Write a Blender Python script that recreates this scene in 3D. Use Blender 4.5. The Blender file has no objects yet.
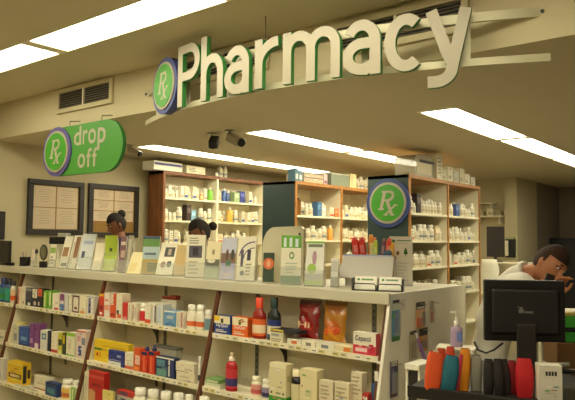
import bpy, bmesh, math, random
from mathutils import Vector, Matrix
random.seed(7)
COL = bpy.context.scene.collection
PI = math.pi
# ------------------------------------------------------------------ camera
FPX = 628.0; PITCH = math.radians(3.42); YAW = math.radians(38.7); ROLL = math.radians(.62); EZ = 1.6
RM = Matrix.Rotation(YAW, 3, 'Z') @ Matrix.Rotation(PI/2+PITCH, 3, 'X') @ Matrix.Rotation(ROLL, 3, 'Z')
cd = bpy.data.cameras.new('camera'); cam = bpy.data.objects.new('camera', cd); COL.objects.link(cam)
cam.matrix_world = Matrix.Translation((0, 0, EZ)) @ RM.to_4x4()
cd.sensor_width = 36; cd.lens = 36*FPX/575; cd.clip_start = .05
bpy.context.scene.camera = cam
CR = RM @ Vector((1, 0, 0)); CF = RM @ Vector((0, 0, -1))
def ray(x, y): return RM @ Vector(((x-287.5)/FPX, -(y-200)/FPX, -1))
def hit(x, y, X=None, Y=None, Z=None):
    d = ray(x, y)
    t = X/d.x if X is not None else Y/d.y if Y is not None else (Z-EZ)/d.z
    return Vector((t*d.x, t*d.y, EZ+t*d.z))
def atd(x, y, dist): return Vector((0, 0, EZ)) + ray(x, y)*dist

# ------------------------------------------------------------------ materials
def lin(c):
    f = lambda v: v/12.92 if v <= .04045 else ((v+.055)/1.055)**2.4
    return (f(c[0]/255), f(c[1]/255), f(c[2]/255), 1)
MC = {}
def mat(c, rough=.55, noise=.06, scale=30, metal=0, emit=None, alpha=1, trans=0, bump=0, coat=0):
    key = (tuple(c), rough, noise, scale, metal, emit, alpha, trans, bump, coat)
    if key in MC: return MC[key]
    m = bpy.data.materials.new('material'); m.use_nodes = True
    nt = m.node_tree; b = nt.nodes['Principled BSDF']; L = lin(c)
    b.inputs['Base Color'].default_value = L
    b.inputs['Roughness'].default_value = rough; b.inputs['Metallic'].default_value = metal
    b.inputs['Coat Weight'].default_value = coat
    if noise:
        tc = nt.nodes.new('ShaderNodeTexCoord'); n = nt.nodes.new('ShaderNodeTexNoise'); n.inputs['Scale'].default_value = scale
        n.inputs['Detail'].default_value = 3
        mx = nt.nodes.new('ShaderNodeMix'); mx.data_type = 'RGBA'
        mx.inputs[6].default_value = tuple(max(0, v*(1-noise)) for v in L[:3])+(1,)
        mx.inputs[7].default_value = tuple(min(1, v*(1+noise)) for v in L[:3])+(1,)
        nt.links.new(tc.outputs['Object'], n.inputs['Vector']); nt.links.new(n.outputs['Fac'], mx.inputs[0])
        nt.links.new(mx.outputs[2], b.inputs['Base Color'])
        if bump:
            bp = nt.nodes.new('ShaderNodeBump'); bp.inputs['Strength'].default_value = bump; bp.inputs['Distance'].default_value = .003
            nt.links.new(n.outputs['Fac'], bp.inputs['Height']); nt.links.new(bp.outputs['Normal'], b.inputs['Normal'])
    if emit:
        b.inputs['Emission Color'].default_value = (emit[0], emit[1], emit[2], 1); b.inputs['Emission Strength'].default_value = emit[3]
    if alpha < 1: b.inputs['Alpha'].default_value = alpha
    if trans: b.inputs['Transmission Weight'].default_value = trans
    MC[key] = m; return m
def wood(c1, c2, scale=6, rough=.45, axis=(8, 8, 1)):
    key = ('w', c1, c2, scale, rough, axis)
    if key in MC: return MC[key]
    m = bpy.data.materials.new('wood'); m.use_nodes = True; nt = m.node_tree; b = nt.nodes['Principled BSDF']
    tc = nt.nodes.new('ShaderNodeTexCoord'); mp = nt.nodes.new('ShaderNodeMapping'); mp.inputs['Scale'].default_value = axis
    n = nt.nodes.new('ShaderNodeTexNoise'); n.inputs['Scale'].default_value = scale; n.inputs['Detail'].default_value = 6; n.inputs['Distortion'].default_value = .6
    r = nt.nodes.new('ShaderNodeValToRGB'); r.color_ramp.elements[0].color = lin(c1); r.color_ramp.elements[1].color = lin(c2)
    r.color_ramp.elements[0].position = .35; r.color_ramp.elements[1].position = .65
    nt.links.new(tc.outputs['Object'], mp.inputs[0]); nt.links.new(mp.outputs[0], n.inputs['Vector']); nt.links.new(n.outputs['Fac'], r.inputs[0])
    nt.links.new(r.outputs[0], b.inputs['Base Color']); b.inputs['Roughness'].default_value = rough
    MC[key] = m; return m

LAMP = (1.0, .95, .71)
PAINT = (200, 187, 150)
m_wall = mat(PAINT, .8, .03, 2, bump=.05)
m_ceil = mat((200, 187, 154), .85, .03, 1.5)
m_dim_wall = mat((150, 136, 120), .8, .05, 2)  # dimness of the unlit far room and right side put into the wall colour
m_floor = mat((176, 166, 142), .4, .1, 3)
m_cream = mat((234, 224, 194), .5)
m_white = mat((235, 228, 208), .5)
m_shelf = mat((230, 220, 190), .5, .03, 8)
m_lip = mat((200, 192, 168), .45, .03, 8)
m_panel = mat((238, 231, 214), .55, .03, 6)
m_oakr = wood((78, 40, 20), (108, 58, 30))
m_oak = wood((150, 98, 42), (186, 128, 60))
m_brown = wood((104, 60, 28), (134, 80, 40), 3)
m_teal = mat((38, 58, 54), .5, .05, 10)
m_black = mat((22, 20, 20), .4, .1)
m_dark = mat((44, 38, 34), .5, .1)
m_grey = mat((120, 118, 108), .45, .08, metal=.3)
m_metal = mat((165, 160, 140), .35, .05, metal=.6)
m_acr = mat((225, 225, 210), .1, 0, alpha=.2)
m_green = mat((60, 140, 30), .45, .03)
m_greend = mat((30, 104, 40), .5, .03)
m_blue = mat((46, 58, 118), .45, .04)
m_navy = mat((30, 40, 90), .5)

# ------------------------------------------------------------------ mesh builder
class MB:
    def __init__(s): s.v = []; s.f = []; s.m = []; s.mats = []; s.sm = []
    def mi(s, m):
        if m not in s.mats: s.mats.append(m)
        return s.mats.index(m)
    def add(s, vs, fs, m, M=None, smooth=False):
        o = len(s.v); k = s.mi(m)
        for p in vs: s.v.append(tuple(M @ Vector(p)) if M else tuple(p))
        for f in fs: s.f.append(tuple(o+i for i in f)); s.m.append(k); s.sm.append(smooth)
        return s
    def box(s, x0, x1, y0, y1, z0, z1, m, M=None):
        vs = [(x, y, z) for z in (z0, z1) for y in (y0, y1) for x in (x0, x1)]
        return s.add(vs, [(0, 2, 3, 1), (4, 5, 7, 6), (0, 1, 5, 4), (2, 6, 7, 3), (0, 4, 6, 2), (1, 3, 7, 5)], m, M)
    def bbox(s, x0, x1, y0, y1, z0, z1, m, b=.004, M=None):   # chamfered box
        pts = []; 
        bm = bmesh.new(); bmesh.ops.create_cube(bm, size=1)
        for v in bm.verts: v.co = Vector(((x0+x1)/2+v.co.x*(x1-x0), (y0+y1)/2+v.co.y*(y1-y0), (z0+z1)/2+v.co.z*(z1-z0)))
        bmesh.ops.bevel(bm, geom=bm.edges[:], offset=b, segments=2, affect='EDGES', profile=.5)
        bm.verts.index_update()
        s.add([v.co[:] for v in bm.verts], [[v.index for v in f.verts] for f in bm.faces], m, M); bm.free(); return s
    def quad(s, a, b, c, d, m, M=None): return s.add([a, b, c, d], [(0, 1, 2, 3)], m, M)
    def prism(s, poly, y0, y1, m, M=None, side=None):          # poly in XZ, CCW seen from -Y ; extruded along Y
        n = len(poly); vs = [(x, y0, z) for x, z in poly]+[(x, y1, z) for x, z in poly]
        s.add(vs, [tuple(range(n)), tuple(range(2*n-1, n-1, -1))], m, M)
        s.add(vs, [(i, n+i, n+(i+1) % n, (i+1) % n) for i in range(n)], side or m, M); return s
    def lathe(s, prof, m, seg=14, M=None, sx=1, sy=1, smooth=True, cap=True):   # prof: [(r,z)]
        vs = []; fs = []
        for r, z in prof:
            for i in range(seg):
                a = 2*PI*i/seg; vs.append((r*math.cos(a)*sx, r*math.sin(a)*sy, z))
        for j in range(len(prof)-1):
            for i in range(seg):
                k = (i+1) % seg; fs.append((j*seg+i, j*seg+k, (j+1)*seg+k, (j+1)*seg+i))
        s.add(vs, fs, m, M, smooth)
        if cap:
            n = len(prof)-1
            s.add(vs, [tuple(range(seg-1, -1, -1)), tuple(n*seg+i for i in range(seg))], m, M)
        return s
    def tube(s, pts, r, m, seg=8, M=None):
        pts = [Vector(p) for p in pts]; vs = []; fs = []
        for i, p in enumerate(pts):
            t = (pts[min(i+1, len(pts)-1)]-pts[max(i-1, 0)]).normalized()
            u = t.cross(Vector((0, 0, 1)) if abs(t.z) < .9 else Vector((1, 0, 0))).normalized(); w = t.cross(u)
            rr = r[i] if isinstance(r, (list, tuple)) else r
            for k in range(seg):
                a = 2*PI*k/seg; vs.append(tuple(p+u*rr*math.cos(a)+w*rr*math.sin(a)))
        for i in range(len(pts)-1):
            for k in range(seg): l = (k+1) % seg; fs.append((i*seg+k, i*seg+l, (i+1)*seg+l, (i+1)*seg+k))
        s.add(vs, fs, m, M, True)
        s.add(vs, [tuple(range(seg)), tuple(range(len(vs)-1, len(vs)-seg-1, -1))], m, M); return s
    def text(s, txt, w, h, m, M=None, depth=0, bold=0, side=None, shear=0):    # text fitted in w x h, in XZ plane, front at y=0, back at y=depth
        vs, fs = glyphs(txt, bold, depth > 0, shear)
        x0 = min(v[0] for v in vs); x1 = max(v[0] for v in vs); y0 = min(v[1] for v in vs); y1 = max(v[1] for v in vs)
        vv = [((v[0]-x0)/(x1-x0)*w, (0 if v[2] > 0 or depth == 0 else depth), (v[1]-y0)/(y1-y0)*h) for v in vs]
        if depth > 0:
            fr = [f for f in fs if len(set(v for v in f)) and all(vv[i][1] == 0 for i in f)]
            ot = [f for f in fs if not all(vv[i][1] == 0 for i in f)]
            s.add(vv, fr, m, M); s.add(vv, ot, side or m, M)
        else: s.add(vv, fs, m, M)
        return s
    def build(s, name, parent=None, loc=(0, 0, 0), rz=0):
        me = bpy.data.meshes.new(name); me.from_pydata(s.v, [], s.f)
        for m in s.mats: me.materials.append(m)
        me.polygons.foreach_set('material_index', s.m); me.polygons.foreach_set('use_smooth', s.sm); me.update()
        o = bpy.data.objects.new(name, me); COL.objects.link(o)
        if parent: o.parent = parent
        o.location = loc; o.rotation_euler = (0, 0, rz); return o
GC = {}
def glyphs(txt, bold, ext, shear):
    k = (txt, bold, ext, shear)
    if k in GC: return GC[k]
    c = bpy.data.curves.new('text', 'FONT'); c.body = txt; c.offset = bold; c.extrude = .1 if ext else 0; c.resolution_u = 5; c.shear = shear
    o = bpy.data.objects.new('text', c); COL.objects.link(o)
    dg = bpy.context.evaluated_depsgraph_get(); dg.update(); me = bpy.data.meshes.new_from_object(o.evaluated_get(dg))
    vs = [tuple(v.co) for v in me.vertices]; fs = [tuple(p.vertices) for p in me.polygons]
    bpy.data.objects.remove(o); bpy.data.curves.remove(c); bpy.data.meshes.remove(me)
    GC[k] = (vs, fs); return GC[k]
def tag(o, label=None, cat=None, group=None, kind=None):
    if label: o['label'] = label
    if cat: o['category'] = cat
    if group: o['group'] = group
    if kind: o['kind'] = kind
    return o
def empty(name, loc, label, cat, rz=0, group=None):
    o = bpy.data.objects.new(name, None); COL.objects.link(o); o.empty_display_size = .05
    o.location = loc; o.rotation_euler = (0, 0, rz); return tag(o, label, cat, group)
def struct(o): o['kind'] = 'structure'; return o
def copy_tree(o, parent=None):
    c = o.copy(); COL.objects.link(c)
    if parent: c.parent = parent
    for ch in [k for k in COL.objects if k.parent == o]: copy_tree(ch, c)
    return c
def circ(cx, cz, r, n=40, a0=0, a1=2*PI, rz=None):
    full = abs(a1-a0-2*PI) < 1e-6; k = n if full else n+1
    return [(cx+r*math.cos(a0+(a1-a0)*i/n), cz+(rz or r)*math.sin(a0+(a1-a0)*i/n)) for i in range(k)]
def stroke(mb, pts, w, y, m, M=None):                         # thick polyline in XZ at depth y
    for (x0, z0), (x1, z1) in zip(pts, pts[1:]):
        d = Vector((x1-x0, z1-z0)); L = d.length or 1e-6; n = Vector((-d.y, d.x))/L*w/2
        mb.quad((x0-n.x, y, z0-n.y), (x1-n.x, y, z1-n.y), (x1+n.x, y, z1+n.y), (x0+n.x, y, z0+n.y), m, M)
def rx_mark(mb, cx, cz, h, y, m, M=None):
    """italic serif R with a lower x crossing its tail, centred on cx, cz"""
    u = h/10.; sh = .24; T = lambda x, z: (cx+(x+sh*z)*u, cz+z*u)
    k = [0]
    def P(pts, w): k[0] += 1; stroke(mb, [T(*p) for p in pts], w*u, y-.0001*k[0], m, M)
    P([(-2.2, -2.6), (-2.2, 4.6)], 1.35)
    P([(-3.5, 4.45), (.2, 4.45)], .75); P([(-3.5, -2.45), (-.9, -2.45)], .7)
    arc = [(0.1+1.9*math.cos(a), 2.75+1.7*math.sin(a)) for a in [PI/2-PI*i/10 for i in range(11)]]
    P(arc, 1.15); P([(-2.2, 1.05), (.2, 1.05)], .65)
    P([(-.4, 1.2), (3.1, -4.6)], 1.4); P([(2.6, -4.75), (4.4, -4.75)], .6)
    P([(3.9, -.9), (.4, -4.6)], .75); P([(3.1, -1), (4.9, -1)], .55); P([(-.4, -4.75), (1.5, -4.75)], .55)

# ------------------------------------------------------------------ room shell
def slab(name, *a, m=None, M=None):
    b = MB(); b.box(*a, m); return struct(b.build(name))
XW = -5.93; YS = 2.885; ZR = 2.5; ZC = 2.83; YB = 9.25
slab('floor', XW-.2, 5.2, -4.2, 13, -.1, 0, m=m_floor)
def ceil_with_holes(name, x0, x1, y0, y1, z, holes, m, th=.12):
    xs = sorted({x0, x1} | {v for h in holes for v in h[:2]}); ys = sorted({y0, y1} | {v for h in holes for v in h[2:]})
    b = MB()
    for i in range(len(xs)-1):
        for j in range(len(ys)-1):
            cx, cy = (xs[i]+xs[i+1])/2, (ys[j]+ys[j+1])/2
            if any(h[0] < cx < h[1] and h[2] < cy < h[3] for h in holes): continue
            b.box(xs[i], xs[i+1], ys[j], ys[j+1], z, z+th, m)
    return struct(b.build(name))
PL = 1.585                                              # length of one lamp diffuser
rear = [(-5.19, -4.89, 3.95, 2), (-3.68, -3.375, 3.94, 2), (-2.055, -1.76, 4.01, 3)]
rows_front = [(-3.80-PL, 2.02, 3), (-5.4, .3, 5), (-5.4, -2.0, 5)]  # rows past the first are unseen, added to brighten shelves and end panel
holes_r = [(a, b, y, y+PL*n) for a, b, y, n in rear]
holes_f = [(x, x+PL*n, y, y+.30) for x, y, n in rows_front]
ceil_with_holes('ceiling', XW, 5.0, -4.0, YS, ZC, holes_f, m_ceil)
ceil_with_holes('ceiling', XW, 5.0, YS+.1, 12.5, ZR, holes_r, m_ceil, .33)
slab('trim_soffit', XW, 5.0, YS, YS+.1, ZR, ZC+.12, m=m_wall)
slab('wall_left', XW-.15, XW, -4.15, 12.65, 0, 2.95, m=m_wall)
slab('wall_back', XW, -3.24, YB, YB+.15, 0, 2.5, m=m_wall)
slab('wall_partition', -3.24, -3.06, 9.09, 10.0, 0, 2.5, m=m_wall)
slab('wall_far', -3.24, 5.0, 11.2, 11.35, 0, 2.5, m=m_dim_wall)
slab('wall_front', XW, 5.0, -4.15, -4.0, 0, 2.95, m=m_wall)
slab('wall_right', 5.0, 5.15, -4.15, 12.65, 0, 2.95, m=m_dim_wall)
slab('wall_side', -3.24, -3.06, 10.0, 11.2, 0, 2.5, m=m_dim_wall)

# ------------------------------------------------------------------ ceiling lamps
E_REAR = 20.0; E_FRONT = 16.0
def lamp(x0, x1, y0, y1, z, label, along, strength, group):
    t = empty('ceiling_light', ((x0+x1)/2, (y0+y1)/2, z), label, 'ceiling light', group=group)
    hx, hy = (x1-x0)/2-.002, (y1-y0)/2-.002
    f = MB(); w = .012; h = .09; we = .012 if along == 'y' else .012
    wy = .05 if along == 'y' else w; wx = w if along == 'y' else .05
    f.box(-hx, hx, -hy, -hy+wy, 0, h, m_cream); f.box(-hx, hx, hy-wy, hy, 0, h, m_cream)
    f.box(-hx, -hx+wx, -hy+wy, hy-wy, 0, h, m_cream); f.box(hx-wx, hx, -hy+wy, hy-wy, 0, h, m_cream)
    f.box(-hx, hx, -hy, hy, h, h+.01, m_cream); f.build('frame', t)
    d = MB(); md = mat((250, 245, 230), .4, 0, emit=LAMP+(strength,))
    a, b = hx-wx-.001, hy-wy-.001
    d.bbox(-a, a, -b, b, .006, .022, md, .003); d.build('diffuser', t)
    return t
names_r = ['in the leftmost rear row', 'in the middle rear row', 'in the rightmost rear row']
order = ['nearest to the camera', 'second along', 'third along', 'farthest']
for (a, b, y, n), nm in zip(rear, names_r):
    for i in range(n): lamp(a, b, y+PL*i, y+PL*(i+1), ZR, 'fluorescent ceiling light %s, %s' % (nm, order[i]), 'y', E_REAR, 'recessed lights in the rear ceiling')
for j, (x, y, n) in enumerate(rows_front):
    for i in range(n):
        lab = ['recessed fluorescent light above the pharmacy sign, %s', 'added unseen fluorescent light in the middle shop row, %s', 'added unseen fluorescent light in the back shop row, %s'][j] % ['at the left end', 'second from left', 'third from left', 'fourth from left', 'fifth from left'][i]
        lamp(x+PL*i, x+PL*(i+1), y, y+.30, ZC, lab, 'x', E_FRONT if j == 0 else E_FRONT*.8, 'recessed lights in the front ceiling')

# ------------------------------------------------------------------ vents on the soffit
def vent(x0, x1, z0, z1, label, fr=.035, split=True):
    t = empty('air_vent', ((x0+x1)/2, YS-.001, z0), label, 'air vent', group='air vents on the soffit')
    w = (x1-x0)/2; h = z1-z0
    f = MB(); g = .02
    for a in ((-w-fr, w+fr, -g, 0, -fr, 0), (-w-fr, w+fr, -g, 0, h, h+fr), (-w-fr, -w, -g, 0, 0, h), (w, w+fr, -g, 0, 0, h)): f.box(*a, m_wall)
    if split: f.box(-.008, .008, -g, 0, 0, h, m_cream)
    f.build('frame', t)
    b = MB(); b.box(-w, w, -.004, 0, 0, h, m_dark); b.build('backing', t)
    s = MB(); n = 7
    for i in range(n):
        z = h*(i+.5)/n; M = Matrix.Translation((0, -.011, z)) @ Matrix.Rotation(math.radians(35), 4, 'X')
        s.box(-w, w, -.007, .007, -.0012, .0012, mat((120, 108, 84), .5), M)
    s.build('louvre_slats', t)
vent(-4.77, -4.07, 2.652, 2.786, 'slatted air vent on the soffit above the drop off sign')
vent(-3.20, -2.50, 2.662, 2.79, 'slatted air vent on the soffit behind the letters P and h')
vent(-1.95, -1.225, 2.645, 2.772, 'slatted air vent on the soffit behind the last letters of the sign')

# ------------------------------------------------------------------ curved Pharmacy sign
SC = Vector((-2.245, 5.88)); 
def arcp(s, R, z): th = s/3.36; return Vector((SC.x+R*math.sin(th), SC.y-R*math.cos(th), z))
sign = empty('pharmacy_sign', (-2.245, 2.55, 2.3), 'curved Pharmacy sign of raised cream letters with green sides on a truss', 'sign')
SO = Vector(sign.location)
def arc_bar(z0, z1, s0, s1, Ra, Rb, m, n=30):
    b = MB(); vs = []; fs = []
    for i in range(n+1):
        s = s0+(s1-s0)*i/n
        for R, z in ((Ra, z0), (Rb, z0), (Rb, z1), (Ra, z1)): vs.append(tuple(arcp(s, R, z)-SO))
    for i in range(n):
        for k in range(4): l = (k+1) % 4; fs.append((i*4+k, i*4+l, i*4+4+l, i*4+4+k))
    fs += [(3, 2, 1, 0), tuple(n*4+k for k in range(4))]
    b.add(vs, fs, m); return b
SE = 1.50
m_bar = mat((190, 182, 150), .45, .04, metal=.25)
arc_bar(2.405, 2.44, -SE, SE, 3.285, 3.30, m_bar).build('lower_rail', sign)
up = arc_bar(2.612, 2.655, -SE, SE, 3.285, 3.30, m_bar)
up.build('upper_rail', sign)
for s in (-1.2, -.72, -.26, .17, .63, 1.13):
    b = MB(); c = arcp(s, 3.30, 2.425)-SO; M = Matrix.Translation(c) @ Matrix.Rotation(s/3.36, 4, 'Z')
    b.box(-.018, .018, 0, .013, 0, .2, m_bar, M); b.build('upright_bar', sign)
for s in (-SE+.03, SE-.03):
    b = MB(); c = arcp(s, 3.30, 2.633)-SO; M = Matrix.Translation(c) @ Matrix.Rotation(PI/2, 4, 'X')
    b.lathe([(.009, -.0), (.009, .012)], m_dark, 10, M); b.build('bolt', sign)
    b = MB(); b.box(c.x-.015, c.x+.015, c.y+.012, YS-SO.y-.001, c.z-.015, c.z+.015, m_bar) if c.y+.012 < YS-SO.y-.002 else b.box(c.x-.01, c.x+.01, c.y+.001, c.y+.008, c.z-.01, c.z+.01, m_bar)
    b.build('wall_bracket', sign)
m_let = mat((164, 154, 132), .5, .02)
m_lgreen = mat((50, 122, 52), .5, .03)
SW = .054; HS = SW/2
def ell(cx, cz, rx, rz, a0, a1, n=14): return [(cx+rx*math.cos(math.radians(a0+(a1-a0)*i/n)), cz+rz*math.sin(math.radians(a0+(a1-a0)*i/n))) for i in range(n+1)]
def letter_paths(ch, w, h):
    H = HS
    if ch == 'P': r = .0855; c = w-H-r; return [[(H, 0), (H, h)], [(H, h-H)]+ell(c, h-H-r, r, r, 90, -90)+[(H, h-H-2*r)]]
    if ch == 'h': rx = w/2-H; return [[(H, 0), (H, h)], ell(w/2, .155, rx, .088, 180, 0)+[(w-H, 0)], [(H, .1), (H, .16)]]
    if ch == 'a': rx = w/2-H; return [ell(w/2, h-H-.082, rx, .082, 152, 0)+[(w-H, 0)], [(w-H, .158)]+[(w*.55, .158)]+ell(w*.52, .158-.0645, w*.52-H, .0645, 90, 270)+[(w*.62, H), (w-H, .06)]]
    if ch == 'r': return [[(H, 0), (H, h)], ell(w, .13, w-H, h-.13-H, 180, 90)]
    if ch == 'm': rx = (w-2*H)/4; z = h-H-.075; return [[(H, 0), (H, h)], ell(H+rx, z, rx, .075, 180, 0)+[(w/2, 0)], ell(w/2+rx, z, rx, .075, 180, 0)+[(w-H, 0)]]
    if ch == 'c': return [ell(w/2+.012, h/2, w/2-H+.012, h/2-H, 52, 308, 24)]
    if ch == 'y': return [[(.028, h), (.118, .118)], [(w-.028, h), (.122, .092)]+ell(.048, .092, .074, .063, -5, -90, 8)+[(.012, .029)]]
def outline(mb, path, w, y0, y1, m, side, M):
    n = len(path); L_, R_ = [], []
    for i, p in enumerate(path):
        a_ = path[max(0, i-1)]; b_ = path[min(n-1, i+1)]
        t1 = Vector((p[0]-a_[0], p[1]-a_[1])); t2 = Vector((b_[0]-p[0], b_[1]-p[1]))
        t1 = (t1 if t1.length > 1e-7 else t2).normalized(); t2 = (t2 if t2.length > 1e-7 else t1).normalized()
        t = (t1+t2).normalized(); k = w/2/max(.6, t.dot(t1)); nn = Vector((-t.y, t.x))*k
        L_.append((p[0]+nn.x, p[1]+nn.y)); R_.append((p[0]-nn.x, p[1]-nn.y))
    vs = [(x, y, z) for y in (y0, y1) for x, z in L_+R_]; N = 2*n; F_, S_ = [], []
    for i in range(n-1):
        F_.append((i, i+1, n+i+1, n+i)[::-1]); S_.append((N+i, N+i+1, N+n+i+1, N+n+i))
        S_ += [(i, i+1, N+i+1, N+i), (n+i, N+n+i, N+n+i+1, n+i+1)]
    S_ += [(0, N, N+n, n), (n-1, N-1, 2*N-1, N+n-1)]
    mb.add(vs, F_, m, M); mb.add(vs, S_, side, M)
LT = [('P', -.730, -.484, 2.403, 2.782), ('h', -.470, -.262, 2.400, 2.785), ('a', -.250, -.053, 2.396, 2.672), ('r', -.011, .150, 2.403, 2.672),
      ('m', .183, .524, 2.400, 2.672), ('a', .536, .733, 2.394, 2.670), ('c', .752, .938, 2.390, 2.668), ('y', .947, 1.160, 2.298, 2.664)]
for ch, a, bb, z0, z1 in LT:
    s = (a+bb)/2; c = arcp(s, 3.362, z0)-SO; M = Matrix.Translation(c) @ Matrix.Rotation(s/3.36, 4, 'Z') @ Matrix.Translation((-(bb-a)/2, 0, 0))
    b = MB()
    for k, pth in enumerate(letter_paths(ch, bb-a, z1-z0)): outline(b, pth, SW if ch != 'm' else .052, -.0001*k, .03, m_let, m_lgreen, M)
    b.build('letter', sign)
# emblem at the left end
def emblem(parent, cx, cz, r, M, blue, thick=.05, rx=.98):
    b = MB(); b.prism(circ(cx, cz, r, 48), -thick, 0, blue, M); d = b.build('emblem_disc', parent)
    b = MB(); b.prism(circ(cx, cz, r*.84, 48), -thick-.008, -thick, m_let, M); b.build('emblem_ring', d)
    b = MB(); b.prism(circ(cx, cz, r*.75, 48), -thick-.012, -thick-.008, m_green, M); g = b.build('emblem_face', d)
    b = MB(); rx_mark(b, cx, cz, r*rx, -thick-.0125, m_let, M); b.build('prescription_mark', g)
s = -.925; c = arcp(s, 3.31, 2.578)-SO
emblem(sign, 0, 0, .185, Matrix.Translation(c) @ Matrix.Rotation(s/3.36, 4, 'Z'), m_blue, .05)
# thin hanging wire with hook above the r
b = MB(); b.tube([arcp(-.0, 3.29, 2.655)-SO, arcp(0, 3.29, 2.72)-SO, arcp(.004, 3.29, 2.74)-SO, arcp(0, 3.29, 2.829)-SO], .0022, m_dark); b.build('hanging_wire', sign)

# drop off sign
dz = empty('drop_off_sign', (-4.60, 2.80, 2.073), 'green drop off sign with rounded right end and prescription emblem', 'sign')
b = MB(); W = .85; Hh = .39
poly = [(0, 0), (W-.2, .0)]+[(W-.2+.2*math.sin(a), .2-.2*math.cos(a)) for a in [PI/2*i/8 for i in range(1, 9)]]+[(W-.2+.2*math.cos(a), Hh-.19+.19*math.sin(a)) for a in [PI/2*i/8 for i in range(0, 9)]]+[(0, Hh)]
b.prism(poly, -.03, 0, mat((64, 132, 42), .5, .03), side=m_greend); pan = b.build('sign_panel', dz)
b = MB()
for ch, x, z, w, h in (('d', .226, .227, .098, .15), ('r', .345, .228, .062, .112), ('o', .418, .225, .1, .115), ('p', .54, .168, .1, .17), ('o', .285, .046, .1, .112), ('f', .402, .048, .066, .145), ('f', .478, .048, .066, .145)):
    b.text(ch, w, h, m_let, Matrix.Translation((x, -.0306, z)), bold=.012)
b.build('lettering', pan)
emblem(dz, 0, .197, .2, Matrix.Translation((0, -.03, 0)), mat((84, 76, 130), .5), .012, 1.0)
for x in (.13, .56):
    b = MB(); b.tube([(x, -.01, Hh), (x, -.01, Hh+.045), (x, YS-2.80-.002, Hh+.06)], .003, m_dark); b.build('hanger', dz)

# security cameras hanging from the rear ceiling
def seccam(x, y, aim, label, s=1, pale=True):
    t = empty('security_camera', (x, y, ZR), label, 'security camera', aim)
    b = MB(); b.lathe([(.035*s, -.012), (.035*s, 0)], m_metal, 16); b.build('mount_plate', t)
    b = MB(); b.tube([(0, 0, -.01), (0, 0, -.02*s), (.015*s, -.015*s, -.036*s)], .012*s, m_metal); b.build('bracket_arm', t)
    M = Matrix.Translation((.02*s, -.03*s, -.066*s)) @ Matrix.Rotation(math.radians(22), 4, 'X')
    b = MB(); b.bbox(-.036*s, .036*s, -.09*s, .06*s, -.034*s, .034*s, mat((170, 160, 140), .4) if pale else m_dark, .012*s, M); h = b.build('housing', t)
    b = MB(); M2 = M @ Matrix.Translation((0, -.09*s, 0)) @ Matrix.Rotation(PI/2, 4, 'X')
    b.lathe([(.029*s, -.002), (.031*s, .018), (.024*s, .02), (.012*s, .016)], m_black, 18, M2); b.build('lens', h)
seccam(-3.93, 3.84, math.radians(40), 'dark lensed security camera facing forward, left of the pair', 1.15, False)
seccam(-3.68, 3.80, math.radians(80), 'pale security camera turned to the right, right of the pair', 1.15)
seccam(-5.1, 3.85, math.radians(110), 'small security camera just right of the drop off sign', .9)

# ------------------------------------------------------------------ framed notice boards on the left wall
def frame(y0, y1, z0, z1, cols, rows, label, miss=()):
    t = empty('notice_frame', (XW+.001, (y0+y1)/2, z0), label, 'picture frame', group='dark framed certificate boards on the left wall')
    w = (y1-y0)/2; h = z1-z0; f = .055
    b = MB()
    for a in ((0, .035, -w, w, 0, f), (0, .035, -w, w, h-f, h), (0, .035, -w, -w+f, f, h-f), (0, .035, w-f, w, f, h-f)): b.bbox(*a, m_dark, .004)
    b.build('frame', t)
    b = MB(); b.box(.001, .012, -w+f, w-f, f, h-f, mat((150, 112, 52), .8, .2, 60)); bk = b.build('cork_backing', t)
    cw = (2*(w-f)-.01)/cols; rh = (h-2*f-.01)/rows
    for i in range(cols):
        for j in range(rows):
            if (i, j) in miss: continue
            b = MB(); ya = -w+f+.01+i*cw; za = f+.008+j*rh
            b.box(.0122, .0135, ya, ya+cw-.014, za, za+rh-.008, mat((214, 192, 160), .6, .03))
            for k in range(6):
                L = random.uniform(.4, .8)*(cw-.03); zz = za+rh*(.8-.11*k); yy = ya+(cw-.014-L)/2
                b.quad((.0138, yy, zz), (.0138, yy+L, zz), (.0138, yy+L, zz+.004), (.0138, yy, zz+.004), mat((168, 146, 120), .6))
            b.build('certificate', t)
frame(3.249, 3.882, 1.60, 2.162, 2, 2, 'dark framed board with four certificates, left one on the wall')
frame(3.943, 4.607, 1.58, 2.167, 2, 4, 'dark framed board with smaller certificates and bare cork, right one on the wall', miss=((0, 0), (1, 0)))

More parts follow.
